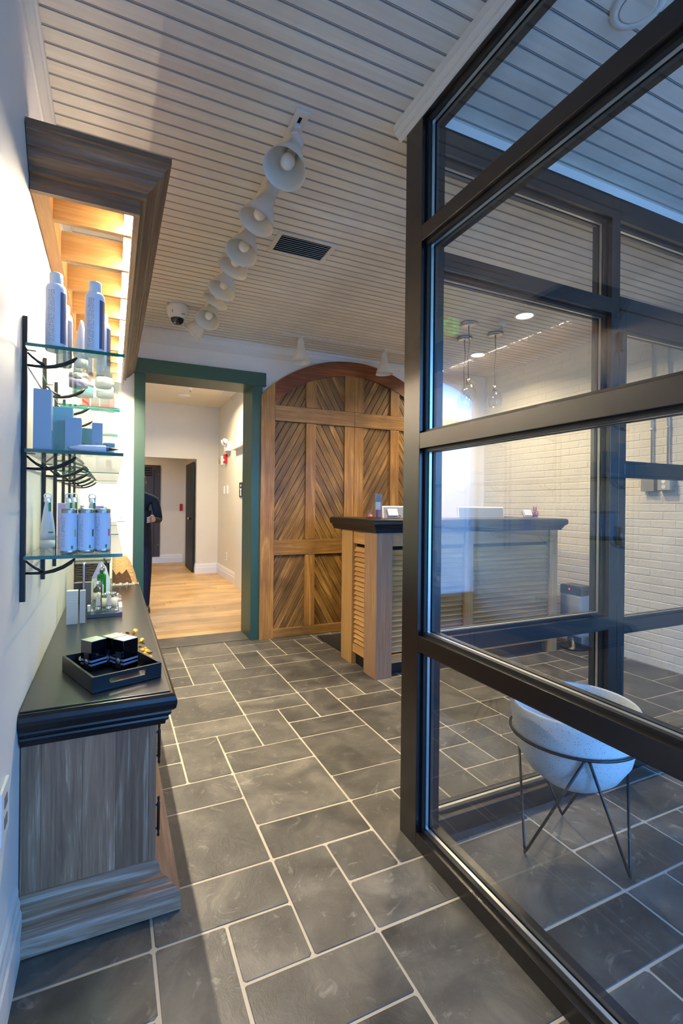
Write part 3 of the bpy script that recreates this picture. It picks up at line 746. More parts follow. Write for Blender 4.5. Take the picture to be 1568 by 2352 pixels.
# ------------------------------------------------------------------ arched carriage door on the back wall
DX0, DX1, DY = 1.279, 3.259, 4.60
DC = (DX0 + DX1) / 2; RO = 1.355; ZT = 2.765; CZ = ZT - RO; RI = 1.24; CZI = 2.618 - RI
t = thing('carriage_door', 'arched antique double wooden door with diagonal boards on the back wall', 'door', (DC, DY, 0))
def arcz(x, R, cz): return cz + math.sqrt(max(R * R - (x - DC) ** 2, 0))
b = B(); b.prism([(DX0 + .02, 0.01), (DX1 - .02, .01)] + [(DX1 - .02 - (DX1 - DX0 - .04) * k / 24, arcz(DX1 - .02 - (DX1 - DX0 - .04) * k / 24, RO, CZ) - .01) for k in range(25)], 1, 4.604, 4.62)
obj('backing', b, plain('door_backing', (26, 16, 8), .8), t)
cols = [(1.413, 1.734, 1), (1.840, 2.157, -1), (2.376, 2.699, 1), (2.807, 3.123, -1)]
rows = [(.085, .80), (.945, 2.10), (2.25, None)]
ANG = math.radians(61)
for (x0, x1, sg) in cols:
    for (z0, z1) in rows:
        if z1 is None: z1 = arcz(min(max(DC, x0), x1), RI, CZI) + .02
        u = Vector((math.cos(ANG), math.sin(ANG) * 1)); u.x *= sg; n = Vector((-u.y, u.x)); 
        cs = [(x0, z0), (x1, z0), (x1, z1), (x0, z1)]
        ds = [c[0] * n.x + c[1] * n.y for c in cs]; d = min(ds) - random.uniform(0, .05)
        while d < max(ds):
            poly = [(x0 - .003, z0 - .003), (x1 + .003, z0 - .003), (x1 + .003, z1 + .003), (x0 - .003, z1 + .003)]
            if rows[2][0] == z0:
                poly = [(x0 - .003, z0 - .003), (x1 + .003, z0 - .003)] + [(x1 + .003 - (x1 - x0 + .006) * k / 8, arcz(x1 + .003 - (x1 - x0 + .006) * k / 8, RI, CZI) + .02) for k in range(9)]
            w = .062
            poly = clip_poly(poly, -n.x, -n.y, -(d + .0013)); poly = clip_poly(poly, n.x, n.y, d + w - .0013) if len(poly) > 2 else []
            if len(poly) > 2:
                ar = abs(sum(poly[i][0] * poly[(i + 1) % len(poly)][1] - poly[(i + 1) % len(poly)][0] * poly[i][1] for i in range(len(poly)))) / 2
                if ar > 2e-4:
                    b = B(); yo = random.uniform(-.001, .001)
                    cxp = sum(p[0] for p in poly) / len(poly); czp = sum(p[1] for p in poly) / len(poly)
                    A = [b.v((p[0], 4.606, p[1])) for p in poly]; Cc = [b.v((p[0], 4.592 + yo, p[1])) for p in poly]
                    cm = n.x * cxp + n.y * czp
                    Bm = []
                    for p in poly:
                        dd = n.x * p[0] + n.y * p[1]; s_ = .003 if dd < cm else -.003
                        Bm.append(b.v((p[0] + n.x * s_, 4.589 + yo, p[1] + n.y * s_)))
                    for q, r in ((A, Cc), (Cc, Bm)):
                        for k in range(len(poly)): b.f([q[k], q[(k + 1) % len(poly)], r[(k + 1) % len(poly)], r[k]])
                    b.f(Bm); obj('slat', b, M['slatA'] if sg > 0 else M['slatB'], t)
            d += w
def dbox(name, x0, x1, z0, z1, m, y0=4.566):
    b = B(); b.box(x0, x1, y0, 4.612, z0, z1, .003); return obj(name, b, m, t)
for x0, x1 in ((DX0, 1.413), (3.125, DX1)):
    xs = [x0 + (x1 - x0) * k / 6 for k in range(7)]
    b = B(); b.prism([(x0, 0.0), (x1, 0.0)] + [(x, arcz(x, RO, CZ)) for x in xs[::-1]], 1, 4.563, 4.62); obj('stile', b, M['doorz'], t)
for x0, x1 in ((1.734, 1.840), (2.157, DC - .001), (DC + .001, 2.376), (2.699, 2.807)):
    dbox('stile', x0, x1, .09, .797, M['doorz']); dbox('stile', x0, x1, .948, 2.097, M['doorz'])
    b = B(); b.prism([(x0, 2.253), (x1, 2.253), (x1, arcz(x1, RI, CZI) + .006), (x0, arcz(x0, RI, CZI) + .006)], 1, 4.566, 4.612); obj('stile', b, M['doorz'], t)
for x0, x1 in ((1.413, DC - .001), (DC + .001, 3.125)):
    dbox('rail', x0, x1, 2.10, 2.25, M['doorx'], 4.562); dbox('rail', x0, x1, .80, .945, M['doorx'], 4.562); dbox('rail', x0, x1, .002, .088, M['doorx'], 4.562)
    xs = [x0 - .001 + (x1 - x0 + .002) * k / 20 for k in range(21)]
    pts = [(x, arcz(x, RO, CZ)) for x in xs] + [(x, arcz(x, RI, CZI)) for x in xs[::-1]]
    b = B()
    A = [b.v((p[0], 4.560, p[1])) for p in pts]; Z = [b.v((p[0], 4.62, p[1])) for p in pts]; nn = 21
    for k in range(20):
        for q in (A, Z): b.f([q[k], q[k + 1], q[2 * nn - 2 - k], q[2 * nn - 1 - k]])
    for k in range(42): b.f([A[k], A[(k + 1) % 42], Z[(k + 1) % 42], Z[k]])
    obj('arch_rail', b, M['doorarch'], t, label='reddish brown curved head rail')

# ------------------------------------------------------------------ reception desk
t = thing('reception_desk', 'oak reception desk with louvred panels and thick black moulded counter', 'desk', (1.785, 3.19, 0))
b = B(); b.box(1.778, 1.915, 3.19, 3.385, 0, 1.09, .002); obj('post', b, M['postoak'], t, label='pinkish-grey oak corner post')
for q in ((1.778, 1.87, 3.60, 3.80), (2.595, 2.68, 3.19, 3.27), (3.54, 3.635, 3.19, 3.385), (3.54, 3.635, 3.60, 3.80)):
    b = B(); b.box(*q, 0, 1.09, .002); obj('post', b, M['oakz'], t)
def louvres(x0, x1, y0, y1, axis):
    z0, z1 = .175, .955; n = 20; h = (z1 - z0) / n
    if axis == 'y':
        b = B(); b.box(x0, x0 + .03, y0, y1, .985, 1.09, .001); obj('rail', b, M['oaky'], t)
        b = B(); b.box(x0, x0 + .03, y0, y1, .10, .165, .001); obj('rail', b, M['oaky'], t)
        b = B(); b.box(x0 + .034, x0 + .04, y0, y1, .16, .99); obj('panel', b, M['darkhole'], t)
        for k in range(n):
            b = B(); b.T = Matrix.Translation((x0 + .018, 0, z0 + (k + .5) * h)) @ Matrix.Rotation(math.radians(27), 4, 'Y'); b.box(-.0035, .0035, y0, y1, -h * .52, h * .52, .001); obj('slat', b, M['oaky'], t)
    else:
        b = B(); b.box(x0, x1, y0, y0 + .03, .985, 1.09, .001); obj('rail', b, M['oakx'], t)
        b = B(); b.box(x0, x1, y0, y0 + .03, .10, .165, .001); obj('rail', b, M['oakx'], t)
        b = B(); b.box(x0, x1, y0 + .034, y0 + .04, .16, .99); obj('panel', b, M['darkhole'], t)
        for k in range(n):
            b = B(); b.T = Matrix.Translation((0, y0 + .018, z0 + (k + .5) * h)) @ Matrix.Rotation(math.radians(-27), 4, 'X'); b.box(x0, x1, -.0035, .0035, -h * .52, h * .52, .001); obj('slat', b, M['oakx'], t)
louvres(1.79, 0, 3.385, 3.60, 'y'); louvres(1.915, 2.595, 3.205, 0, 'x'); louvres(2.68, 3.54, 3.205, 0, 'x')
b = B(); b.box(1.84, 3.6, 3.27, 3.30, 0.0, .1); b.box(1.82, 1.84, 3.3, 3.7, 0, .1); obj('plinth', b, M['black'], t)
b = B(); b.box(3.60, 3.63, 3.385, 3.60, .1, 1.09); obj('end_panel', b, M['oakz'], t)
dp = [(0, 1.088), (.010, 1.088), (.012, 1.102), (.019, 1.105), (.020, 1.114), (.026, 1.118), (.028, 1.128), (.036, 1.132), (.046, 1.140), (.050, 1.155), (.050, 1.170), (.044, 1.184), (.034, 1.19), (0, 1.19)]
b = B(); b.mould(dp, [(1.778, 3.95), (1.778, 3.19), (3.66, 3.19), (3.66, 3.95)]); b.box(1.77, 3.66, 3.19, 3.60, 1.10, 1.189); b.box(1.77, 2.0, 3.60, 3.949, 1.10, 1.189); b.box(3.56, 3.66, 3.60, 3.949, 1.10, 1.189)
obj('countertop', b, M['blackwood'], t)
DZ = 1.190
t = thing('floor_mat', 'dark rubber mat on the slate floor behind the reception desk', 'mat', (2.3, 4.1, 0))
b = B(); b.box(1.83, 3.3, 3.83, 4.46, .0005, .010, .003); obj('sheet', b, M['rubber'], t)

# ------------------------------------------------------------------ track lamps
t = thing('lighting_track', 'long white recessed ceiling track carrying the row of eight white lamps', 'track', (0.66, 1.83, ZC))
b = B()
for x0, x1 in ((.632, .654), (.668, .690)): b.box(x0, x1, 1.83, 4.25, ZC - .010, ZC - .0002, .002)
b.box(.632, .690, 1.80, 1.83, ZC - .010, ZC - .0002, .002); obj('rail', b, M['lamp'], t)
b = B(); b.box(.654, .668, 1.83, 4.25, ZC - .004, ZC - .0002); obj('slot', b, M['darkhole'], t)
t = thing('lighting_track', 'shorter white ceiling track above the arched door with two upright lamps', 'track', (1.9, 4.24, ZC))
b = B(); b.box(1.37, 3.3, 4.215, 4.235, ZC - .008, ZC - .0002, .002); b.box(1.37, 3.3, 4.245, 4.265, ZC - .008, ZC - .0002, .002); obj('rail', b, M['lamp'], t)
b = B(); b.box(1.38, 3.3, 4.235, 4.245, ZC - .003, ZC - .0002); obj('slot', b, M['darkhole'], t)
LPROF = [(0, -.034), (.026, -.034), (.030, -.028), (.031, .0), (.031, .030), (.039, .036), (.041, .066), (.050, .078), (.062, .098), (.072, .125), (.0795, .150), (.0855, .170), (.0868, .1705), (.0845, .169), (.0775, .147), (.070, .124), (.060, .100), (.048, .082), (.037, .070), (.030, .062), (.028, .040), (0, .038)]
def track_lamp(x, y, th, ph, label, lit=False):
    t = thing('track_lamp', label, 'lamp', (x, y, ZC), 'white track lamps')
    a = Vector((math.sin(th) * math.cos(ph), math.sin(th) * math.sin(ph), -math.cos(th))); j = Vector((x, y, 2.760))
    b = B(); b.box(x - .011, x + .011, y - .035, y + .035, ZC - .022, ZC - .004, .002); b.cyl((x, y, ZC - .022), (x, y, 2.785), .020, 16); b.lathe([(.020, 0), (.024, .004), (.024, .022), (0, .03)], 16, (x, y, 2.79), (0, 0, -1)); obj('stem', b, M['lamp'], t)
    b = B(); b.lathe(LPROF, 36, j, a, cap=False); obj('shade', b, M['lamp'], t, smooth=True)
    b = B(); b.lathe([(.016, .038), (.018, .05), (.018, .066), (.014, .07), (.020, .085), (.028, .104), (.030, .118), (.025, .136), (.014, .147), (0, .15)], 20, j, a); obj('bulb', b, M['bulb'], t, smooth=True)
    return t
LL = [(1.901, .489, 3.837), (2.25, .418, 3.205), (2.602, .456, 3.737), (2.75, .402, 3.258), (3.091, .421, 3.529), (3.234, .423, 2.999), (3.706, .568, 4.103), (3.98, .75, 2.75)]
LN = ['nearest white track lamp, large, open shade showing the bulb', 'second white track lamp from the near end, tilted left', 'third white track lamp, shade open toward the camera', 'fourth white track lamp, narrow rim just behind the third',
      'fifth white track lamp, shade open toward the camera', 'sixth white track lamp, narrow rim behind the fifth', 'seventh white track lamp, small open shade near the dome camera', 'eighth and farthest lamp on the long track, seen from outside its shade']
for (y, th, ph), lb in zip(LL, LN): track_lamp(.661, y, th, ph, lb)
track_lamp(1.55, 4.24, 0.0, 0, 'white lamp pointing straight down left of the arched door top')
track_lamp(2.42, 4.24, 0.05, 0, 'white lamp pointing straight down in front of the arched door')
# ------------------------------------------------------------------ dome camera and other ceiling fittings
t = thing('dome_camera', 'white dome security camera with black lens ball on the board ceiling', 'camera', (.447, 4.02, ZC))
b = B(); b.lathe([(.082, 0), (.083, -.03), (.081, -.052), (.070, -.082), (.052, -.100), (0, -.100)], 32, (.447, 4.02, ZC)); obj('housing', b, M['plastic'], t, smooth=False)
b = B(); b.lathe([(.05, 0), (.049, .012), (.040, .030), (.022, .042), (0, .046)], 24, (.447, 4.02, ZC - .098), (-.12, -.2, -1)); obj('lens_dome', b, plain('black_glass_dome', (14, 10, 16), .06), t, smooth=True)
b = B(); b.box(.40, .405, 3.944, 3.95, ZC - .078, ZC - .058); b.box(.47, .495, 3.947, 3.953, ZC - .082, ZC - .077); obj('marking', b, M['greyplastic'], t)
t = thing('recessed_light', 'unlit round recessed light in the ceiling behind the glass at top right', 'ceiling light', (1.44, .985, ZC))
b = B(); b.lathe([(.050, -.002), (.056, -.006), (.074, -.006), (.078, 0)], 32, (1.44, .985, ZC), cap=False); obj('trim_ring', b, M['trimwhite'], t, smooth=True)
b = B(); b.lathe([(0, .0), (.05, -.0035), (.052, -.006), (.048, -.006), (.03, -.003), (0, -.0025)], 32, (1.44, .985, ZC), cap=False); obj('reflector', b, M['lamp'], t, smooth=True)
downlight(2.99, 2.97, ZC, 'lit round downlight in the reception ceiling seen through the glass', .082)
downlight(3.35, 3.95, ZC, 'added fill downlight over the far end of the reception desk', .082)  # added fitting, only there to warm the reception
sprinkler(2.935, 3.167, ZC, 'fire sprinkler beside the three pendant canopies'); sprinkler(2.765, 2.691, ZC, 'fire sprinkler nearer than the reception downlight')
for k, (x, y, lb) in enumerate(((2.70, 3.30, 'pendant light nearest of the three over the reception desk'), (2.90, 3.60, 'pendant light farthest left of the three over the desk'), (3.07, 3.39, 'pendant light right of the three, its cord bent'))):
    t = thing('pendant_light', lb, 'pendant light', (x, y, ZC), 'pendant lights over the reception desk')
    b = B(); b.lathe([(0, 0), (.068, 0), (.07, -.006), (.066, -.02), (.05, -.026), (0, -.027)], 28, (x, y, ZC)); b.cyl((x, y, ZC - .025), (x, y, ZC - .07), .006, 10); obj('canopy', b, M['nickel'], t, smooth=False)
    b = B(); b.tube([(x, y, ZC - .07), (x + .008, y, ZC - .17), (x - .006, y, ZC - .30), (x, y, 2.36)], .003, 6); obj('cord', b, M['black'], t)
    b = B(); b.lathe([(0, 0), (.016, 0), (.02, -.01), (.02, -.05), (0, -.05)], 16, (x, y, 2.365)); obj('socket', b, M['nickel'], t)
    b = B(); b.lathe([(.022, -.03), (.05, -.07), (.065, -.12), (.06, -.17), (.05, -.19)], 24, (x, y, 2.365), cap=False); obj('glass_shade', b, M['clear'], t, smooth=True)
downlight_lamp(2.99, 2.97, ZC, 24); downlight_lamp(3.35, 3.95, ZC, 18); downlight_lamp(1.08, 7.47, 3.07, 50, (1, .84, .60))  # the lamp over the far desk end is added warm fill
downlight_lamp(2.1, 3.0, ZC, 26); downlight(2.1, 3.0, ZC, 'added fill downlight above the desk corner, behind the dark post', .082)  # lamp and fitting added out of view as warm fill for the reception
downlight_lamp(0.3, 10.4, 2.6, 8); downlight(0.3, 10.4, 2.6, 'added fill downlight in the small room past the hall', .07)  # unseen lamp and fitting added to brighten the far room

# exit sign over the entrance (seen reflected in the glass)
t = thing('exit_sign', 'green lit exit sign hanging in the glazed entrance, seen reflected in the glass', 'sign', (2.30, .08, 2.72))
b = B(); b.box(2.13, 2.47, .06, .09, 2.60, 2.80, .004); b.box(2.28, 2.32, .07, .08, 2.80, 2.829); obj('housing', b, M['plastic'], t)
def text_obj(txt, size, T, m, parent, name='lettering', ext=.0006):
    cu = bpy.data.curves.new('t', 'FONT'); cu.body = txt; cu.size = size; cu.extrude = ext; cu.align_x = 'CENTER'; cu.align_y = 'CENTER'; cu.resolution_u = 3
    o = bpy.data.objects.new('t', cu); COL.objects.link(o)
    dg = bpy.context.evaluated_depsgraph_get(); me = bpy.data.meshes.new_from_object(o.evaluated_get(dg))
    bpy.data.objects.remove(o); bpy.data.curves.remove(cu)
    me.transform(T); me.transform(Matrix.Translation(-root_loc(parent)))
    me.materials.clear(); me.materials.append(m)
    q = bpy.data.objects.new(name, me); COL.objects.link(q); q.parent = parent
    return q
M['exitgreen'] = plain('lit_green_letters', (10, 200, 90), .5, emit=(20, 255, 110), es=3.0)
text_obj('EXIT', .17, Matrix.Translation((2.30, .092, 2.70)) @ Matrix.Rotation(math.pi, 4, 'Z') @ Matrix.Rotation(math.pi / 2, 4, 'X'), M['exitgreen'], t, 'lettering')
# ------------------------------------------------------------------ wall devices
t = thing('light_switch', 'white rocker light switch on the wall left of the green doorway', 'switch', (.07, 4.62, 1.2))
b = B(); b.box(.036, .106, 4.612, 4.62, 1.135, 1.262, .003); obj('plate', b, M['plastic'], t)
b = B(); b.box(.056, .086, 4.606, 4.613, 1.165, 1.232, .003); obj('rocker', b, M['plastic'], t)
t = thing('power_outlet', 'white outlet low on the left wall in front of the cabinet', 'outlet', (-.24, 1.46, .53))
b = B(); b.box(-.24, -.232, 1.40, 1.50, .47, .60, .003); obj('plate', b, M['plastic'], t)
for z in (.51, .56):
    b = B(); b.box(-.233, -.230, 1.433, 1.467, z - .014, z + .014, .002); obj('socket', b, M['greyplastic'], t)
t = thing('junction_box', 'square galvanised junction box on the white brick wall', 'electrical box', (4.03, 2.59, 1.48))
b = B(); b.box(3.972, 4.025, 2.545, 2.655, 1.43, 1.54, .003); obj('box', b, M['steel'], t)
b = B(); b.cyl((4.005, 2.585, 1.54), (4.005, 2.585, 2.829), .009, 10); b.cyl((4.005, 2.585, 1.54), (4.005, 2.585, 1.565), .014, 10); b.cyl((4.005, 2.585, 1.93), (4.005, 2.585, 1.95), .013, 10); obj('conduit', b, M['spacer'], t)
t = thing('socket_box', 'metal outlet box with two round sockets beside the junction box', 'electrical box', (4.03, 2.45, 1.48))
b = B(); b.box(3.968, 4.025, 2.405, 2.515, 1.43, 1.54, .003); obj('box', b, M['steel'], t)
b = B(); b.box(3.962, 3.969, 2.412, 2.508, 1.437, 1.533, .002); obj('cover', b, M['spacer'], t)
for z in (1.463, 1.507):
    b = B(); b.cyl((3.963, 2.46, z), (3.958, 2.46, z), .016, 16); obj('socket', b, M['plastic'], t)
b = B(); b.cyl((4.005, 2.455, 1.54), (4.005, 2.455, 2.829), .009, 10); b.cyl((4.005, 2.455, 1.54), (4.005, 2.455, 1.565), .014, 10); b.cyl((4.005, 2.455, 1.93), (4.005, 2.455, 1.95), .013, 10); obj('conduit', b, M['spacer'], t)
t = thing('air_purifier', 'grey tower appliance with black top and tiny red light by the brick wall', 'appliance', (3.86, 3.19, 0))
b = B(); b.box(3.80, 3.96, 3.08, 3.31, .12, .50, .02); obj('body', b, plain('grey_blue_body', (150, 156, 160), .4), t)
b = B(); b.box(3.80, 3.96, 3.08, 3.31, .49, .58, .015); obj('control_panel', b, plain('black_gloss', (14, 14, 16), .08), t)
b = B(); b.cyl((3.798, 3.20, .545), (3.801, 3.20, .545), .006, 10); obj('indicator', b, plain('red_led', (255, 20, 20), .4, emit=(255, 30, 30), es=6), t)
b = B(); b.lathe([(.12, 0), (.12, .012), (.06, .02), (.06, .125), (0, .125)], 28, (3.87, 3.20, 0.001)); obj('stand', b, M['black'], t)

# ------------------------------------------------------------------ counter items on the reception desk
t = thing('glass_jar', 'small clear jar with red contents at the left end of the reception counter', 'jar', (1.86, 3.45, DZ))
b = B(); b.lathe([(0, .001), (.022, .001), (.023, .01), (.023, .05), (.018, .058), (.019, .065)], 20, (1.86, 3.45, DZ), cap=False); obj('glass', b, M['clear'], t, smooth=True)
b = B(); b.lathe([(0, .002), (.020, .002), (.020, .026), (0, .028)], 16, (1.86, 3.45, DZ)); obj('contents', b, plain('coral', (216, 90, 70), .5), t)
t = thing('brochure_holder', 'clear acrylic holder with grey, white and red leaflet on the reception counter', 'leaflet holder', (1.94, 3.45, DZ))
b = B(); b.box(1.895, 1.908, 3.44, 3.50, DZ + .001, DZ + .20); b.box(1.913, 1.975, 3.46, 3.463, DZ + .001, DZ + .195); obj('holder', b, M['clear'], t)
for z0, z1, c in ((.13, .19, (110, 112, 100)), (.068, .13, (225, 225, 225)), (.004, .068, (170, 60, 80))):
    b = B(); b.box(1.916, 1.962, 3.464, 3.467, DZ + z0, DZ + z1); obj('leaflet', b, plain('print', c, .6), t)
def card_holder(x, lb):
    t = thing('card_holder', lb, 'card holder', (x, 3.42, DZ))
    b = B(); b.T = Matrix.Translation((x, 3.42, DZ + .045)) @ Matrix.Rotation(math.radians(-25), 4, 'X'); b.box(-.045, .045, -.012, .012, -.03, .03, .001); obj('card', b, M['plastic'], t)
    b = B(); b.tube([(x - .04, 3.45, DZ + .06), (x - .03, 3.43, DZ + .004), (x + .0, 3.40, DZ + .004), (x + .04, 3.38, DZ + .004), (x + .05, 3.375, DZ + .02), (x + .03, 3.37, DZ + .025)], .003, 6); obj('wire', b, M['black'], t)
card_holder(2.045, 'white card stack in black wire holder next to the leaflet holder'); card_holder(3.50, 'white card stack in black wire holder beside the pink flower cup')
t = thing('flower_cup', 'small glass cup of pink flowers with dark sticks on the reception counter', 'vase', (3.60, 3.42, DZ))
b = B(); b.lathe([(0, .001), (.028, .001), (.036, .03), (.032, .06), (.030, .066)], 20, (3.60, 3.42, DZ), cap=False); obj('glass', b, M['clear'], t, smooth=True)
b = B()
for k in range(14):
    a = k * 2.4; b.lathe([(0, -.012), (.010, -.006), (.012, .002), (.008, .01), (0, .012)], 8, (3.60 + .016 * math.cos(a), 3.42 + .016 * math.sin(a), DZ + .015 + .003 * k))
obj('petals', b, plain('pink_petals', (196, 84, 96), .6), t)
for dx in (-.02, .012):
    b = B(); b.cyl((3.60 + dx * .5, 3.42, DZ + .03), (3.60 + dx, 3.42, DZ + .105), .006, 8); obj('stick', b, plain('dark_red_stick', (110, 30, 34), .5), t)
def monitor(x0, x1, lb):
    t = thing('monitor', lb, 'monitor', ((x0 + x1) / 2, 3.72, .77), 'monitors behind the reception counter')
    b = B(); b.T = Matrix.Translation((0, 3.70, 1.10)) @ Matrix.Rotation(math.radians(-8), 4, 'X'); b.box(x0, x1, -.008, .008, -.19, .19, .006); obj('case', b, M['plastic'], t)
    b = B(); b.T = Matrix.Translation((0, 3.70, 1.10)) @ Matrix.Rotation(math.radians(-8), 4, 'X'); b.box(x0 + .012, x1 - .012, -.0095, -.007, -.178, .178); obj('back_panel', b, plain('pale_grey_back', (150, 154, 156), .4), t)
    c = (x0 + x1) / 2
    b = B(); b.box(c - .05, c + .05, 3.70, 3.71, .775, .95); b.box(c - .09, c + .09, 3.63, 3.80, .771, .778, .002); obj('foot', b, M['steel'], t)
monitor(2.12, 2.66, 'white-edged monitor behind the counter, partly behind the dark post'); monitor(2.93, 3.49, 'white-edged monitor behind the counter, right one')
b = B(); b.box(2.13, 3.33, 3.61, 4.0, .74, .77); b.box(2.2, 2.24, 3.7, 3.95, 0, .74); b.box(3.25, 3.29, 3.7, 3.95, 0, .74); single('work_table', b, M['oakx'], 'low oak work surface behind the reception counter under the monitors', 'table')

# ------------------------------------------------------------------ person standing in the hall, mostly behind the door casing
def person():
    x, y = .275, 6.25
    t = thing('person', 'person in black clothes standing at the left edge of the hall doorway, looking down', 'person', (x, y, 0))
    V = [(0, 0, .92), (0, 0, 1.08), (0, .01, 1.25), (0, .0, 1.36), (0, -.015, 1.42), (0, -.03, 1.50)]
    E = [(0, 1), (1, 2), (2, 3), (3, 4), (4, 5)]; R = [(.15, .11), (.13, .095), (.155, .10), (.10, .08), (.05, .05), (.052, .052)]
    for s in (-1, 1):
        n = len(V); V += [(.085 * s, 0, .86), (.10 * s, -.02, .47), (.10 * s, .03, .09), (.10 * s, -.08, .03)]
        E += [(0, n), (n, n + 1), (n + 1, n + 2), (n + 2, n + 3)]; R += [(.085, .09), (.058, .06), (.04, .042), (.035, .025)]
        n = len(V); V += [(.185 * s, 0, 1.33), (.235 * s, .03, 1.08), (.11 * s if s < 0 else .155, -.17, 1.10)]
        E += [(3, n), (n, n + 1), (n + 1, n + 2)]; R += [(.062, .062), (.05, .05), (.036, .036)]
    me = bpy.data.meshes.new('body'); me.from_pydata(V, E, []); o = bpy.data.objects.new('body', me); COL.objects.link(o); o.parent = t
    sk = o.modifiers.new('s', 'SKIN'); sk.use_smooth_shade = True
    me.skin_vertices[0].data[0].use_root = True
    for i, r in enumerate(R): me.skin_vertices[0].data[i].radius = r
    ss = o.modifiers.new('u', 'SUBSURF'); ss.levels = ss.render_levels = 2
    dg = bpy.context.evaluated_depsgraph_get(); m2 = bpy.data.meshes.new_from_object(o.evaluated_get(dg)); o.modifiers.clear(); o.data = m2
    blk = plain('black_cloth', (14, 13, 15), .85, bump=.3); m2.materials.clear(); m2.materials.append(blk)
    for p in m2.polygons: p.use_smooth = True
    skin = plain('skin', (200, 150, 120), .5)
    c = (x, y - .04, 1.53)
    b = B(); b.T = Matrix.Translation(c) @ Matrix.Rotation(math.radians(28), 4, 'X')
    b.lathe([(0, -.115), (.035, -.108), (.058, -.08), (.070, -.03), (.076, .02), (.072, .065), (.05, .10), (0, .118)], 20, sx=.96, sy=1.12)
    b.lathe([(0, -.02), (.010, -.012), (.013, 0), (0, .03)], 8, (0, -.085, -.02)); 
    for s in (-1, 1): b.lathe([(0, -.03), (.012, -.02), (.014, .01), (0, .03)], 8, (.074 * s, .01, 0))
    obj('head', b, skin, t, smooth=True)
    b = B(); b.T = Matrix.Translation(c) @ Matrix.Rotation(math.radians(28), 4, 'X')
    for s in (-1, 1): b.lathe([(0, -.007), (.009, 0), (0, .007)], 8, (.03 * s, -.074, .012))
    b.box(-.022, .022, -.083, -.076, -.058, -.052, .002); obj('features', b, plain('dark_features', (60, 34, 30), .5), t)
    b = B(); b.T = Matrix.Translation(c) @ Matrix.Rotation(math.radians(28), 4, 'X')
    b.lathe([(.083, -.06), (.086, 0), (.083, .06), (.058, .108), (0, .128)], 20, (0, .014, 0), sx=.98, sy=1.08, cap=False)
    obj('hair', b, plain('brown_hair', (74, 50, 32), .7, bump=.4), t, smooth=True)
    for s, hx in ((-1, -.11), (1, .155)):
        b = B(); w = Vector((x + hx, y - .20, 1.10)); b.tube([w + Vector((0, .04, 0)), w, w + Vector((-.02 * s, -.035, .01)), w + Vector((-.03 * s, -.06, .015))], [.022, .028, .034, .026], 10)
        for k in range(4):
            f0 = w + Vector((-.028 * s, -.05, .03 - .017 * k)); l = (.05, .058, .054, .042)[k]
            b.tube([f0, f0 + Vector((-.012 * s, -l * .5, 0)), f0 + Vector((-.03 * s, -l * .75, -.004)), f0 + Vector((-.044 * s, -l * .6, -.008))], [.009, .0085, .008, .006], 7)
        b.tube([w + Vector((.008 * s, -.02, .02)), w + Vector((-.006 * s, -.045, .045)), w + Vector((-.03 * s, -.06, .05))], [.011, .010, .008], 7)
        obj('hand', b, skin, t, smooth=True)
    b = B(); b.lathe([(.165, .80), (.155, .95), (.142, 1.08), (.15, 1.2)], 24, (x, y, 0), sx=1.0, sy=.78, cap=False); obj('jacket_hem', b, blk, t, smooth=True)
    for s in (-1, 1):
        b = B(); b.tube([(x + .10 * s, y + .06, .045), (x + .10 * s, y - .02, .045), (x + .10 * s, y - .12, .03), (x + .10 * s, y - .16, .022)], [.042, .045, .04, .02], 10); obj('shoe', b, M['black'], t, smooth=True)
    return t
pr = person()
single('phone', B().box(.265, .335, 5.955, 5.965, 1.07, 1.20, .003), M['black'], 'black phone held in both hands by the person in the hall', 'phone')

# ------------------------------------------------------------------ products on the glass shelves
def textmat(name, base, ink, fz=260.0, dens=.52):
    """fine print: rows of short grey marks"""
    m, nt, b = newmat(name); L = nt.links
    tcn = N(nt, 'ShaderNodeTexCoord'); sp = N(nt, 'ShaderNodeSeparateXYZ'); L.new(tcn.outputs['Object'], sp.inputs[0])
    mz = N(nt, 'ShaderNodeMath', operation='MULTIPLY'); mz.inputs[1].default_value = fz; L.new(sp.outputs[2], mz.inputs[0])
    fr_ = N(nt, 'ShaderNodeMath', operation='FRACT'); L.new(mz.outputs[0], fr_.inputs[0])
    lt = N(nt, 'ShaderNodeMath', operation='LESS_THAN'); lt.inputs[1].default_value = .45; L.new(fr_.outputs[0], lt.inputs[0])
    mp = N(nt, 'ShaderNodeMapping'); mp.inputs['Scale'].default_value = (700, 700, fz); L.new(tcn.outputs['Object'], mp.inputs[0])
    ns = N(nt, 'ShaderNodeTexNoise', Scale=1.0, Detail=1.0); L.new(mp.outputs[0], ns.inputs['Vector'])
    gt = N(nt, 'ShaderNodeMath', operation='GREATER_THAN'); gt.inputs[1].default_value = 1 - dens; L.new(ns.outputs[0], gt.inputs[0])
    mu = N(nt, 'ShaderNodeMath', operation='MULTIPLY'); L.new(lt.outputs[0], mu.inputs[0]); L.new(gt.outputs[0], mu.inputs[1])
    mx = N(nt, 'ShaderNodeMix', data_type='RGBA'); L.new(mu.outputs[0], mx.inputs[0]); mx.inputs[6].default_value = lin(base); mx.inputs[7].default_value = lin(ink)
    L.new(mx.outputs[2], b.inputs['Base Color']); b.inputs['Roughness'].default_value = .35
    return m
M['bottlewhite'] = plain('bottle_white', (226, 228, 236), .3); M['print'] = textmat('fine_print', (226, 228, 236), (120, 122, 134))
M['navy'] = plain('slate_blue_label', (92, 100, 130), .35); M['teal'] = plain('pale_teal_card', (150, 192, 196), .5)
M['blue'] = plain('pale_blue_card', (160, 182, 198), .5); M['lilac'] = plain('lilac_card', (188, 170, 226), .45)
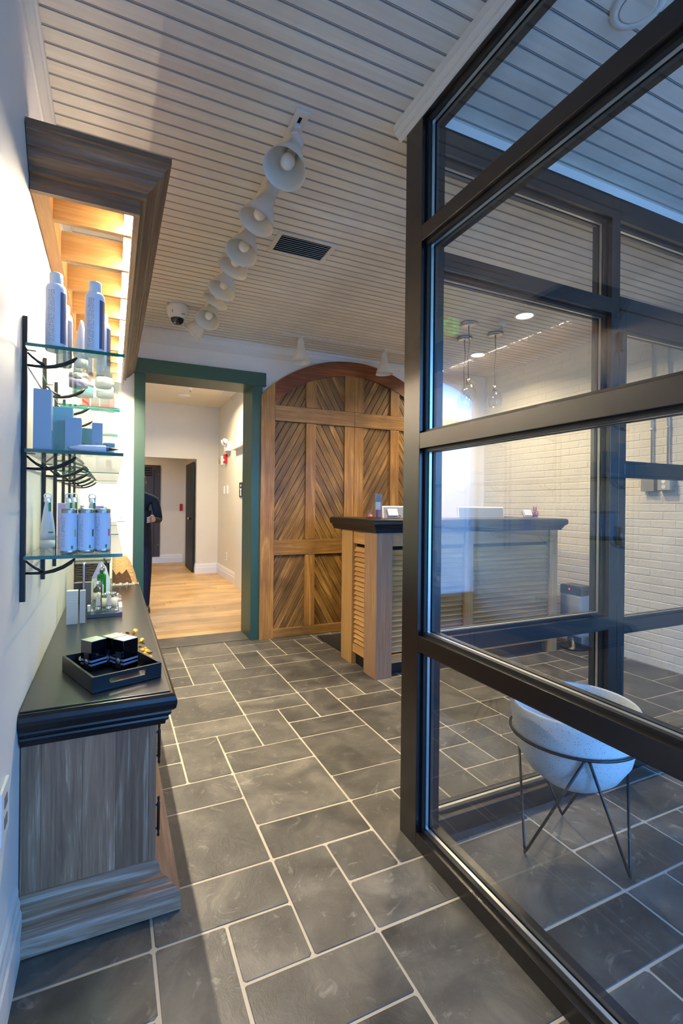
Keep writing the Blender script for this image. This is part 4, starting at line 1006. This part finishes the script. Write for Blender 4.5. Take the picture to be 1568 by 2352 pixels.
M['cardwhite'] = plain('white_card', (226, 226, 228), .5); M['barcode'] = textmat('barcode', (225, 225, 225), (30, 30, 30), 330, .95)
M['tin'] = plain('tin_metal', (176, 174, 170), .25, metal=.9); M['greenprint'] = plain('green_print', (60, 130, 70), .4)
def patch(b, cx, cy, r, a0, a1, z0, z1, n=8):
    A = []; Z = []
    for k in range(n + 1):
        a = math.radians(a0 + (a1 - a0) * k / n); A.append(b.v((cx + r * math.cos(a), cy + r * math.sin(a), z0))); Z.append(b.v((cx + r * math.cos(a), cy + r * math.sin(a), z1)))
    for k in range(n): b.f([A[k], A[k + 1], Z[k + 1], Z[k]])
def spray_bottle(x, y, z, h, label, r=.0275):
    t = thing('spray_bottle', label, 'bottle', (x, y, z), 'white spray bottles on the top shelf'); z += .0005
    b = B(); b.lathe([(0, 0), (r * .93, 0), (r, .004), (r, h * .78), (r * .97, h * .81), (r * .86, h * .84), (r * .7, h * .855), (r * .64, h * .857)], 32, (x, y, z)); obj('body', b, M['bottlewhite'], t, smooth=True)
    b = B(); b.lathe([(r * .66, h * .857), (r * .66, h * .985), (r * .6, h), (0, h)], 28, (x, y, z), cap=False); obj('cap', b, M['plastic'], t, smooth=True)
    b = B(); patch(b, x, y, r + .0004, 228, 268, z + .02, z + h * .75); obj('text_print', b, M['print'], t)
    b = B(); patch(b, x, y, r + .0004, 300, 350, z + .02, z + h * .74); obj('label_panel', b, M['navy'], t)
Z1, Z2, Z3 = 1.7485, 1.4485, 1.1435
spray_bottle(-.158, 1.700, Z1, .232, 'tall white spray bottle on the top shelf nearest the wall')
spray_bottle(-.054, 1.705, Z1, .228, 'tall white spray bottle on the top shelf, nearest the aisle')
spray_bottle(-.150, 1.885, Z1, .205, 'shorter white spray bottle just behind the wall-side one', .024)
spray_bottle(-.034, 1.900, Z1, .200, 'white spray bottle hidden behind the aisle-side one', .024)
def tube_pack(x, y, z, h, w, m, label, group=None, hook=False, stripe=None, mcap=None):
    t = thing('squeeze_tube', label, 'tube', (x, y, z), group); z += .0005
    b = B(); rings = []
    for k in range(9):
        f = k / 8; rx = w / 2 * (1 - .75 * f ** 1.6); ry = w / 2 * (1 + .05 * f) ; rings.append([b.v((x + rx * math.cos(a * math.pi / 10), y + ry * math.sin(a * math.pi / 10) * (1 - 0 * f), z + h * .16 + f * h * .84)) for a in range(20)])
    for k in range(8):
        for a in range(20): b.f([rings[k][a], rings[k][(a + 1) % 20], rings[k + 1][(a + 1) % 20], rings[k + 1][a]])
    b.f(rings[0][::-1]); b.f(rings[-1]); obj('body', b, m, t, smooth=True)
    b = B(); b.lathe([(0, 0), (w * .47, 0), (w * .49, .002), (w * .49, h * .16), (0, h * .16)], 24, (x, y, z)); obj('cap', b, mcap or M['plastic'], t, smooth=False)
    if hook:
        b = B(); b.tube([(x + .011 * math.cos(a * math.pi / 8), y - .001, z + h + .009 + .009 * math.sin(a * math.pi / 8)) for a in range(16)], .0022, 6, closed=True)
        b.box(x - w * .25, x + w * .25, y - .002, y + .002, z + h - .012, z + h + .004); obj('hang_tab', b, M['plastic'], t)
    if stripe:
        b = B(); b.box(x + w * .10, x + w * .40, y - w * .56, y - w * .52, z + h * .30, z + h * .33); b.box(x + w * .1, x + w * .26, y - w * .52, y - w * .47, z + h * .74, z + h * .92); obj('print', b, stripe, t)
tube_pack(-.098, 1.86, Z1, .150, .042, M['bottlewhite'], 'white squeeze tube with pointed end between the spray bottles')
def carton(x0, x1, y0, y1, z, h, m, label, group=None, rot=0, extra=None, cat='box', name='carton'):
    t = thing(name, label, cat, ((x0 + x1) / 2, (y0 + y1) / 2, z), group); z += .0005
    cxx, cyy = (x0 + x1) / 2, (y0 + y1) / 2; T = Matrix.Translation((cxx, cyy, 0)) @ Matrix.Rotation(math.radians(rot), 4, 'Z') @ Matrix.Translation((-cxx, -cyy, 0))
    b = B(); b.T = T; b.box(x0, x1, y0, y1, z, z + h - .0012, .0006); obj('body', b, m, t)
    b = B(); b.T = T; b.box(x0 + .0006, x1 - .0006, y0 + .0006, y1 - .0006, z + h - .0012, z + h, .0004); obj('lid', b, m, t)
    if extra:
        for (nm, q, mm) in extra:
            b = B(); b.T = T; b.box(*q); obj(nm, b, mm, t)
    return t
carton(-.082, -.066, 1.93, 1.97, Z1, .098, M['cardwhite'], 'small white carton on the top shelf behind the white tube')
tube_pack(-.118, 2.03, Z1, .11, .03, M['bottlewhite'], 'small white tube on the top shelf behind the carton')
def jar(x, y, z, r, h, m, mcap, label, group=None, frac=.68):
    t = thing('jar', label, 'jar', (x, y, z), group); z += .0005
    b = B(); b.lathe([(0, 0), (r * .9, 0), (r, .003), (r, h * frac), (0, h * frac)], 26, (x, y, z)); obj('body', b, m, t)
    b = B(); b.lathe([(0, h * frac), (r * 1.03, h * frac), (r * 1.03, h - .002), (r * .98, h), (0, h)], 26, (x, y, z)); obj('lid', b, mcap, t)
M['aqua'] = plain('aqua_jar', (110, 196, 200), .2)
jar(-.125, 2.20, Z1, .034, .055, M['lilac'], M['cardwhite'], 'lilac jar with white lid on the nearest top glass shelf')
jar(-.035, 2.16, Z1, .030, .060, M['cardwhite'], M['tin'], 'white jar with metal lid on the top shelf, aisle side')
jar(-.118, 2.38, Z1, .040, .060, M['aqua'], M['cardwhite'], 'aqua jar with white lid at the back of the nearest top shelf')
jar(-.032, 2.36, Z1, .034, .070, M['cardwhite'], M['cardwhite'], 'plain white jar beside the aqua jar on the top shelf')
M['redcard'] = plain('red_card', (206, 40, 46), .4); M['greyband'] = plain('grey_band', (120, 126, 124), .5)
carton(-.135, -.105, 2.68, 2.72, Z1, .155, M['redcard'], 'red carton on the second top glass shelf, wall side')
for x0, lb in ((-.098, 'lilac and red carton in the middle of the second top shelf'), (-.058, 'lilac and red carton on the aisle side of the second top shelf')):
    carton(x0, x0 + .034, 2.69, 2.73, Z1, .150, M['lilac'], lb, 'lilac and red cartons', extra=[('red_band', (x0 - .0004, x0 + .0344, 2.6896, 2.7304, Z1 + .001, Z1 + .03), M['redcard']), ('grey_band', (x0 - .0004, x0 + .0344, 2.6896, 2.7304, Z1 + .03, Z1 + .062), M['greyband'])])
jar(-.010, 2.74, Z1, .016, .13, plain('pink_floral', (196, 120, 116), .4, var=.5), plain('dark_cap', (60, 50, 48), .3), 'slim pink patterned bottle with dark cap at the shelf front edge', frac=.8)
# middle shelf
carton(-.208, -.163, 1.655, 1.70, Z2, .176, M['blue'], 'tallest pale blue carton on the middle shelf beside the wall', 'pale blue cartons', extra=[('logo', (-.1632, -.1622, 1.665, 1.69, Z2 + .04, Z2 + .06), M['aqua'])])
carton(-.166, -.112, 1.715, 1.765, Z2, .138, M['teal'], 'wide pale teal carton behind the tallest blue carton', 'pale teal cartons')
carton(-.128, -.086, 1.66, 1.70, Z2, .100, M['blue'], 'medium pale blue carton in the middle of the middle shelf', 'pale blue cartons')
carton(-.090, -.058, 1.745, 1.78, Z2, .083, M['teal'], 'short pale teal carton with barcode behind the medium blue carton', 'pale teal cartons', extra=[('barcode', (-.088, -.079, 1.7445, 1.7452, Z2 + .01, Z2 + .035), M['barcode'])])
carton(-.058, -.029, 1.675, 1.705, Z2, .092, M['blue'], 'slim pale blue carton with barcode, nearest the aisle', 'pale blue cartons', extra=[('barcode', (-.048, -.040, 1.6745, 1.6752, Z2 + .008, Z2 + .036), M['barcode'])])
jar(-.012, 1.80, Z2, .018, .045, M['teal'], M['teal'], 'small pale teal round box at the aisle end of the middle shelf')
t = thing('lying_tube', 'white tube with brown tip lying along the middle shelf edge', 'tube', (-.05, 1.647, Z2))
b = B(); b.lathe([(0, 0), (.004, .002), (.0085, .03), (.0105, .07), (.0105, .098), (.007, .101)], 20, (-.118, 1.650, Z2 + .011), (1, 0, 0)); obj('body', b, M['bottlewhite'], t, smooth=True)
b = B(); b.lathe([(.0072, .100), (.0072, .108)], 16, (-.118, 1.650, Z2 + .011), (1, 0, 0)); obj('collar', b, M['navy'], t)
b = B(); b.lathe([(.0055, .108), (.003, .125), (.0008, .135), (0, .135)], 12, (-.118, 1.650, Z2 + .011), (1, 0, 0)); obj('tip', b, plain('brown_tip', (96, 66, 48), .4), t)
carton(-.030, -.004, 2.70, 2.74, Z2, .06, plain('dark_amber_card', (60, 44, 40), .4), 'small dark carton with orange mark on the second middle shelf', extra=[('orange_mark', (-.0285, -.012, 2.6994, 2.6999, Z2 + .01, Z2 + .025), plain('orange', (240, 150, 20), .4))])
for k, (x, y) in enumerate(((-.16, 2.75), (-.11, 2.8), (-.06, 2.82))):
    jar(x, y, Z2, .018, .09 + .01 * k, M['bottlewhite'], M['tin'], ['white bottle with metal cap on the second middle shelf by the wall', 'white bottle with metal cap between two others on the second middle shelf', 'white bottle with metal cap next to the dark carton'][k], 'capped bottles on the second middle shelf', .75)
# bottom shelf
def can(x, y, label, mark):
    t = thing('can', label, 'can', (x, y, Z3), 'white labelled cans on the bottom shelf'); z = Z3 + .0005; r = .0222; h = .134
    b = B(); b.lathe([(0, 0), (r * .96, 0), (r * 1.02, .003), (r, .007), (r, h - .010), (r * 1.03, h - .007), (r * 1.03, h - .002), (r * .96, h), (r * .9, h - .004), (0, h - .004)], 32, (x, y, z)); obj('tin', b, M['tin'], t)
    b = B(); b.lathe([(r + .0004, .009), (r + .0004, h - .013)], 32, (x, y, z), cap=False); obj('label', b, plain('label_white', (214, 222, 238), .45), t, smooth=True)
    b = B(); patch(b, x, y, r + .0008, 215, 250, z + .02, z + h - .022); obj('text_print', b, M['printb'], t)
    b = B(); patch(b, x, y, r + .0009, 318, 332, z + .050, z + .072); obj('picture', b, mark, t)
    b = B(); patch(b, x, y, r + .0009, 292, 306, z + .014, z + .024); obj('leaf_mark', b, M['greenprint'], t)
M['printb'] = textmat('fine_print_small', (214, 222, 238), (100, 106, 120), 330, .5)
can(-.1185, 1.69, 'white labelled can on the bottom shelf, nearest the wall', plain('yellow_print', (214, 200, 60), .4))
can(-.0715, 1.70, 'white labelled can on the bottom shelf, middle of the three', plain('dark_green_print', (30, 60, 50), .4))
can(-.0270, 1.715, 'white labelled can on the bottom shelf, nearest the aisle', plain('pink_print', (206, 60, 110), .4))
for x, y, h, lb in ((-.197, 1.93, .165, 'tallest green-striped white tube with hanging tab beside the wall'), (-.137, 1.96, .165, 'green-striped white tube with hanging tab behind the wall-side can'), (-.128, 2.08, .168, 'green-striped white tube with tab, farther back behind the cans'), (-.065, 1.98, .165, 'green-striped white tube with hanging tab behind the middle can')):
    tube_pack(x, y, Z3, h, .046, M['bottlewhite'], lb, 'green-striped white tubes', True, M['greenprint'])
carton(-.185, -.150, 2.12, 2.15, Z3, .15, M['lilac'], 'lilac carton on the bottom shelf behind the wall-side tube'); carton(-.085, -.03, 2.18, 2.22, Z3, .14, M['lilac'], 'lilac carton on the bottom shelf behind the cans, aisle side')
def flask(x, y, z, h, r, mb, label, mcap=None, group=None):
    t = thing('perfume_bottle', label, 'bottle', (x, y, z), group); z += .0005
    b = B(); b.lathe([(0, 0), (r, 0), (r, h * .62), (r * .8, h * .66), (r * .4, h * .68), (0, h * .68)], 24, (x, y, z)); obj('body', b, mb, t)
    b = B(); b.lathe([(0, h * .68), (r * .75, h * .68), (r * .8, h * .72), (r * .8, h * .97), (r * .7, h), (0, h)], 24, (x, y, z), cap=False); obj('cap', b, mcap or M['clear'], t, smooth=True)
    b = B(); b.cyl((x, y, z + h * .68), (x, y, z + h * .86), r * .3, 12); obj('collar', b, M['chrome'], t)
flask(-.098, 2.00, Z3, .165, .020, plain('green_lotion', (50, 130, 70), .2), 'green bottle with clear cap on the bottom shelf, wall side')
flask(-.022, 1.93, Z3, .158, .019, plain('clear_lotion', (190, 200, 190), .15), 'pale bottle with clear cap on the bottom shelf, aisle side')
# ------------------------------------------------------------------ things on the cabinet
carton(-.199, -.149, 2.755, 2.795, TOPZ, .165, plain('silver_card', (186, 184, 186), .4, var=.05), 'wider grey-white carton on the cabinet near the wall', 'grey-white cartons on the cabinet', extra=[('fold', (-.1992, -.1488, 2.7546, 2.755, TOPZ + .112 + k * .012, TOPZ + .1128 + k * .012), M['cardwhite']) for k in range(3)])
carton(-.142, -.117, 2.765, 2.79, TOPZ, .163, plain('silver_card', (178, 176, 180), .4, var=.05), 'slim grey-white carton beside the wider one on the cabinet', 'grey-white cartons on the cabinet')
t = thing('display_tray', 'stepped clear acrylic display base with dark front edge on the cabinet', 'display stand', (-.03, 3.0, TOPZ))
b = B(); b.box(-.112, .054, 2.865, 3.02, TOPZ + .0005, TOPZ + .020, .001); obj('base', b, plain('dark_blue_grey', (70, 76, 96), .25), t)
b = B(); b.box(-.112, .036, 2.867, 3.02, TOPZ + .0205, TOPZ + .035, .001); obj('clear_step', b, M['clear'], t)
b = B(); b.box(.037, .054, 2.867, 3.02, TOPZ + .0205, TOPZ + .048, .001); b.box(-.112, -.098, 2.867, 2.90, TOPZ + .0355, TOPZ + .065, .001); obj('edge_block', b, plain('frosted_block', (206, 200, 196), .2), t)
b = B(); b.box(-.112, .054, 3.03, 3.20, TOPZ + .0005, TOPZ + .055, .001); obj('rear_block', b, M['clear'], t)
ZD = TOPZ + .0355
M['amberglass'] = plain('pale_amber', (206, 190, 170), .15)
for x, y, lb in ((-.062, 2.90, 'small conical silver tube on the display base, wall side'), (-.012, 2.895, 'small conical silver tube on the display base, aisle side')):
    tube_pack(x, y, ZD, .092, .026, plain('silver_tube', (206, 202, 202), .25, metal=.3), lb, 'conical tubes on the display base', mcap=M['chrome'])
jar(-.030, 2.965, ZD, .0165, .075, M['amberglass'], M['chrome'], 'clear jar with chrome lid, left of the chrome-lidded pair', 'chrome-lidded jars on the display base', .70)
jar(.010, 2.955, ZD, .0165, .078, M['amberglass'], M['chrome'], 'clear jar with chrome lid, right of the chrome-lidded pair', 'chrome-lidded jars on the display base', .70)
ZE = TOPZ + .0555
jar(-.072, 3.08, ZE, .019, .105, M['amberglass'], M['chrome'], 'tall bottle with large chrome cap at the back of the display base', None, .42)
carton(-.028, .004, 3.06, 3.10, ZE, .036, M['cardwhite'], 'stack of small clear-white boxes at the back of the display', cat='box'); carton(.010, .040, 3.05, 3.09, ZE, .030, M['clear'], 'small clear block at the back corner of the display', cat='block', name='acrylic_block')
carton(-.200, -.155, 3.28, 3.33, TOPZ, .125, plain('dark_cube', (66, 64, 74), .2), 'squat dark glossy cube box by the wall on the cabinet'); carton(-.138, -.104, 3.12, 3.15, TOPZ, .150, plain('smoky_card', (96, 92, 104), .25), 'tall narrow smoky grey box left of the display base')
t = thing('sign_holder', 'slim upright clear sign holder edge-on behind the smoky box', 'sign holder', (-.15, 3.30, TOPZ))
b = B(); b.box(-.148, -.140, 3.20, 3.30, TOPZ + .0005, TOPZ + .245, .001); obj('sheet', b, M['lilac'], t)
b = B(); b.box(-.151, -.149, 3.195, 3.305, TOPZ + .0005, TOPZ + .25, .0005); b.box(-.139, -.137, 3.195, 3.305, TOPZ + .0005, TOPZ + .25, .0005); obj('cover', b, M['clear'], t)
t = thing('price_card', 'white and lilac pointed standing card behind the green bottle', 'card', (-.06, 3.46, TOPZ))
b = B(); b.prism([(-.125, TOPZ + .001), (-.112, TOPZ + .12), (-.075, TOPZ + .215), (-.055, TOPZ + .225), (-.03, TOPZ + .19), (-.006, TOPZ + .10), (-.012, TOPZ + .001)], 1, 3.47, 3.474); obj('card', b, M['cardwhite'], t)
b = B(); b.prism([(-.113, TOPZ + .125), (-.075, TOPZ + .213), (-.056, TOPZ + .222), (-.04, TOPZ + .2), (-.04, TOPZ + .125)], 1, 3.4685, 3.4699); obj('lilac_field', b, M['lilac'], t)
t = thing('green_bottle', 'dark green bottle with crystal ball stopper on the cabinet', 'bottle', (-.055, 3.36, TOPZ))
b = B(); b.lathe([(0, .001), (.024, .001), (.0255, .004), (.0255, .155), (.020, .163), (.010, .166), (.010, .172)], 28, (-.055, 3.36, TOPZ)); obj('body', b, plain('green_liquid', (22, 92, 30), .08), t, smooth=False)
b = B(); b.lathe([(0, .170), (.010, .171), (.018, .182), (.020, .195), (.014, .210), (.005, .216), (.005, .222), (0, .224)], 12, (-.055, 3.36, TOPZ)); obj('stopper', b, M['chrome'], t)
b = B(); patch(b, -.055, 3.36, .0259, 225, 262, TOPZ + .06, TOPZ + .14); obj('print', b, textmat('green_bottle_print', (22, 92, 30), (200, 210, 190), 300, .45), t)
b = B(); b.box(-.050, -.042, 3.328, 3.334, TOPZ + .03, TOPZ + .10, .001); obj('tag', b, M['cardwhite'], t)
# basket with draped throw
t = thing('basket', 'grey-brown woven basket with linen top band at the far end of the cabinet', 'basket', (-.125, 4.05, TOPZ))
wv = plain('dark_wicker', (78, 68, 58), .8, var=.4); 
for k in range(13):
    b = B(); z = TOPZ + .009 + k * .0125; a0 = .003 * (k % 2)
    ring = [(-.232, 3.955), (-.125, 3.948), (-.026, 3.955), (-.020, 3.98), (-.020, 4.13), (-.035, 4.15), (-.21, 4.15), (-.233, 4.13)]
    pts = []
    for i in range(len(ring)):
        p, q = ring[i], ring[(i + 1) % len(ring)]
        for f in range(3): pts.append((p[0] + (q[0] - p[0]) * f / 3, p[1] + (q[1] - p[1]) * f / 3, z + (.0018 if (i * 3 + f + k) % 2 else -.0018)))
    b.tube(pts, .0068, 6, closed=True); obj('weave_row', b, wv, t)
b = B(); 
prof = [(0, TOPZ + .160), (.006, TOPZ + .165), (.004, TOPZ + .180), (.010, TOPZ + .19), (.005, TOPZ + .207), (-.006, TOPZ + .212), (-.01, TOPZ + .16)]
b.mould(prof, [(-.229, 4.15), (-.229, 3.950), (-.014, 3.950), (-.014, 4.15)]); b.box(-.225, -.018, 3.955, 4.145, TOPZ + .16, TOPZ + .205); obj('linen_band', b, plain('grey_linen', (168, 156, 140), .9, var=.2, bump=.5, bscale=120), t)
b = B(); b.box(-.23, -.015, 3.96, 4.14, TOPZ + .001, TOPZ + .16); obj('lining', b, M['darkhole'], t)
b = B(); b.tube([(-.018, 3.944, TOPZ + .006), (-.022, 3.94, TOPZ + .1), (-.034, 3.935, TOPZ + .17), (-.05, 3.933, TOPZ + .2)], .006, 8); obj('dark_strap', b, plain('dark_leather', (34, 26, 22), .5), t)
t = thing('lace_throw', 'tan crochet lace throw with pale fringe folded over beside the basket', 'throw', (.08, 4.05, TOPZ))
tan = plain('tan_crochet', (176, 142, 92), .95, var=.35, bump=1.0, bscale=90); dk = plain('brown_fabric', (92, 66, 42), .95, var=.3, bump=.6)
b = B(); ng = 16; grid = []
for i in range(ng + 1):
    row = []
    for j in range(9):
        f = i / ng; g = j / 8
        x = .004 + .166 * f + .004 * math.sin(g * 9 + f * 5); y = 3.94 + .20 * g + .006 * math.sin(f * 14)
        zt = .205 * (1 - max(0, (f - .45)) ** 2 * 2.9) * (1 if f < .97 else .3); zt = max(zt, .012)
        row.append(b.v((x, y, TOPZ + zt)))
    grid.append(row)
for i in range(ng):
    for j in range(8): b.f([grid[i][j], grid[i + 1][j], grid[i + 1][j + 1], grid[i][j + 1]])
fr0 = [b.v((q[0].co.x + .002 * math.sin(i), q[0].co.y - .004 - .004 * math.sin(i * 2.1), TOPZ + .006)) for i, q in enumerate(grid)]
for i in range(ng): b.f([fr0[i], fr0[i + 1], grid[i + 1][0], grid[i][0]])
sd = [b.v((grid[ng][j].co.x + .004, grid[ng][j].co.y, TOPZ + .002)) for j in range(9)]
for j in range(8): b.f([sd[j], sd[j + 1], grid[ng][j + 1], grid[ng][j]])
obj('cloth', b, tan, t, smooth=True)
b = B(); A = [(.006, .012), (.006, .12), (.03, .075), (.05, .10), (.07, .08), (.10, .115), (.125, .06), (.14, .012)]
b.prism([(p[0], TOPZ + p[1]) for p in A], 1, 3.927, 3.9285); obj('brown_field', b, dk, t)
b = B()
for k in range(26):
    x = .004 + k * .0070; y0 = 3.924; z0 = TOPZ + .014 + .006 * math.sin(k)
    b.tube([(x, y0, z0), (x + .003 * math.sin(k * 2), y0 - .008, TOPZ + .008), (x + .005 * math.sin(k * 3.3), y0 - .018 - .004 * math.sin(k), TOPZ + .003)], .0022, 5)
obj('fringe', b, plain('pale_fringe', (190, 184, 170), .9), t, kind='stuff')
# ------------------------------------------------------------------ black tray, three boxes, yellow garland
TA = math.radians(20); FR = Vector((.160, 1.81)); TW, TL, TH_ = .225, .31, .052
t = thing('serving_tray', 'black lacquered tray with handle slots near the cabinet front corner', 'tray', (FR.x - .1, FR.y + .1, TOPZ))
base = Matrix.Translation((FR.x, FR.y, TOPZ)) @ Matrix.Rotation(TA, 4, 'Z')
b = B(); b.T = base; b.box(-TW, 0, 0, TL, .0005, .007, .001); obj('bottom', b, M['blackwood'], t)
for x0, x1 in ((-TW, -TW + .008), (-.008, 0)):
    b = B(); b.T = base; b.box(x0, x1, .008, TL - .008, .007, TH_, .001); obj('side', b, M['blackwood'], t)
for y0 in (0, TL - .008):
    b = B(); b.T = base; s0, s1, h0, h1 = -TW / 2 - .052, -TW / 2 + .052, .022, .040
    n = 8; hole = [(s1 + (h1 - h0) / 2 * math.cos(-math.pi / 2 + k * math.pi / n), (h0 + h1) / 2 + (h1 - h0) / 2 * math.sin(-math.pi / 2 + k * math.pi / n)) for k in range(n + 1)] + [(s0 + (h1 - h0) / 2 * math.cos(math.pi / 2 + k * math.pi / n), (h0 + h1) / 2 + (h1 - h0) / 2 * math.sin(math.pi / 2 + k * math.pi / n)) for k in range(n + 1)]
    m_ = len(hole); out = []
    for (hx, hz) in hole:
        if hx > s1: out.append((0 if False else -.0, .007 + (TH_ - .007) * (hz - h0) / (h1 - h0)))
        else: out.append((-TW, .007 + (TH_ - .007) * (hz - h0) / (h1 - h0)))
    for yy in (y0, y0 + .008): pass
    O = {yy: [b.v((p[0], yy, p[1])) for p in out] for yy in (y0, y0 + .008)}; H = {yy: [b.v((p[0], yy, p[1])) for p in hole] for yy in (y0, y0 + .008)}
    for yy in O:
        for k in range(m_): b.f([O[yy][k], O[yy][(k + 1) % m_], H[yy][(k + 1) % m_], H[yy][k]])
    for k in range(m_):
        b.f([H[y0][k], H[y0][(k + 1) % m_], H[y0 + .008][(k + 1) % m_], H[y0 + .008][k]]); b.f([O[y0][k], O[y0][(k + 1) % m_], O[y0 + .008][(k + 1) % m_], O[y0 + .008][k]])
    bmesh.ops.remove_doubles(b.bm, verts=b.bm.verts[:], dist=1e-5)
    obj('end_panel', b, M['blackwood'], t)
stripem = textmat('silver_stripe', (150, 160, 190), (40, 44, 60), 500, .4); boxblk = plain('gloss_black_card', (8, 8, 14), .1, spec=.8); boxtop = plain('silver_top', (190, 186, 176), .35, var=.25)
def gift(x, y, label):
    TZ = TOPZ + .0078; w = .030; h = .104
    t = thing('gift_box', label, 'box', (x, y, TZ), 'black boxes in the tray')
    T = Matrix.Translation((x, y, TZ)) @ Matrix.Rotation(math.radians(36), 4, 'Z')
    b = B(); b.T = T; b.box(-w, w, -w, w, 0, h - .001, .0008); obj('body', b, boxblk, t)
    b = B(); b.T = T; b.box(-w + .0005, w - .0005, -w + .0005, w - .0005, h - .001, h + .001, .0004); obj('top', b, boxtop, t)
    for z in (.018, .031):
        b = B(); b.T = T; b.box(-w - .0004, w + .0004, -w - .0004, w + .0004, z, z + .007); obj('stripe', b, stripem, t)
    b = B(); b.T = T; b.box(-w - .0007, -w - .0003, -.016, .012, .004, .062); obj('label', b, textmat('small_label', (14, 16, 30), (90, 96, 120), 400, .5), t)
    b = B(); b.T = T; b.lathe([(0, 0), (.010, 0), (.010, .0006), (0, .0006)], 14, (-w - .0007, -.002, .030), (-1, 0, 0)); obj('seal', b, M['spacer'], t)
gift(.048, 1.950, 'black box with silver stripes, frontmost in the tray'); gift(-.055, 1.981, 'black box with silver stripes on the left in the tray'); gift(.0118, 2.004, 'black box with silver stripes behind the frontmost one')
t = thing('flower_garland', 'garland of small yellow discs lying behind the tray boxes', 'garland', (.05, 2.2, TOPZ))
yel = [plain('yellow_disc_a', (178, 126, 12), .4), plain('yellow_disc_b', (196, 152, 50), .35)]
b = B(); b.tube([(-.03, 2.20, TOPZ + .010), (.03, 2.22, TOPZ + .016), (.09, 2.20, TOPZ + .016), (.125, 2.12, TOPZ + .012), (.128, 2.04, TOPZ + .01), (.135, 1.97, TOPZ + .008)], .002, 5); obj('thread', b, yel[0], t)
path = [(-.03, 2.20), (.03, 2.22), (.09, 2.20), (.125, 2.12), (.130, 2.04), (.14, 1.97)]
k = 0
for i in range(5):
    for f in range(9):
        px = path[i][0] + (path[i + 1][0] - path[i][0]) * f / 9 + random.uniform(-.014, .014); py = path[i][1] + (path[i + 1][1] - path[i][1]) * f / 9 + random.uniform(-.012, .012)
        hz = .075 if i < 2 else (.05 if i == 2 else .025)
        if 1.78 < py and px > FR.x - .006 - (py - FR.y) * .27: pz = random.uniform(.010, .02)
        pz = random.uniform(.010, hz)
        b = B(); r = random.uniform(.008, .011); b.T = Matrix.Translation((px, py, TOPZ + pz)) @ Matrix.Rotation(random.uniform(-1.0, 1.0), 4, 'X') @ Matrix.Rotation(random.uniform(-1, 1), 4, 'Y')
        b.lathe([(0, -.0008), (r, -.0004), (r, .0004), (0, .0012)], 12); obj('disc', b, yel[k % 2], t); k += 1
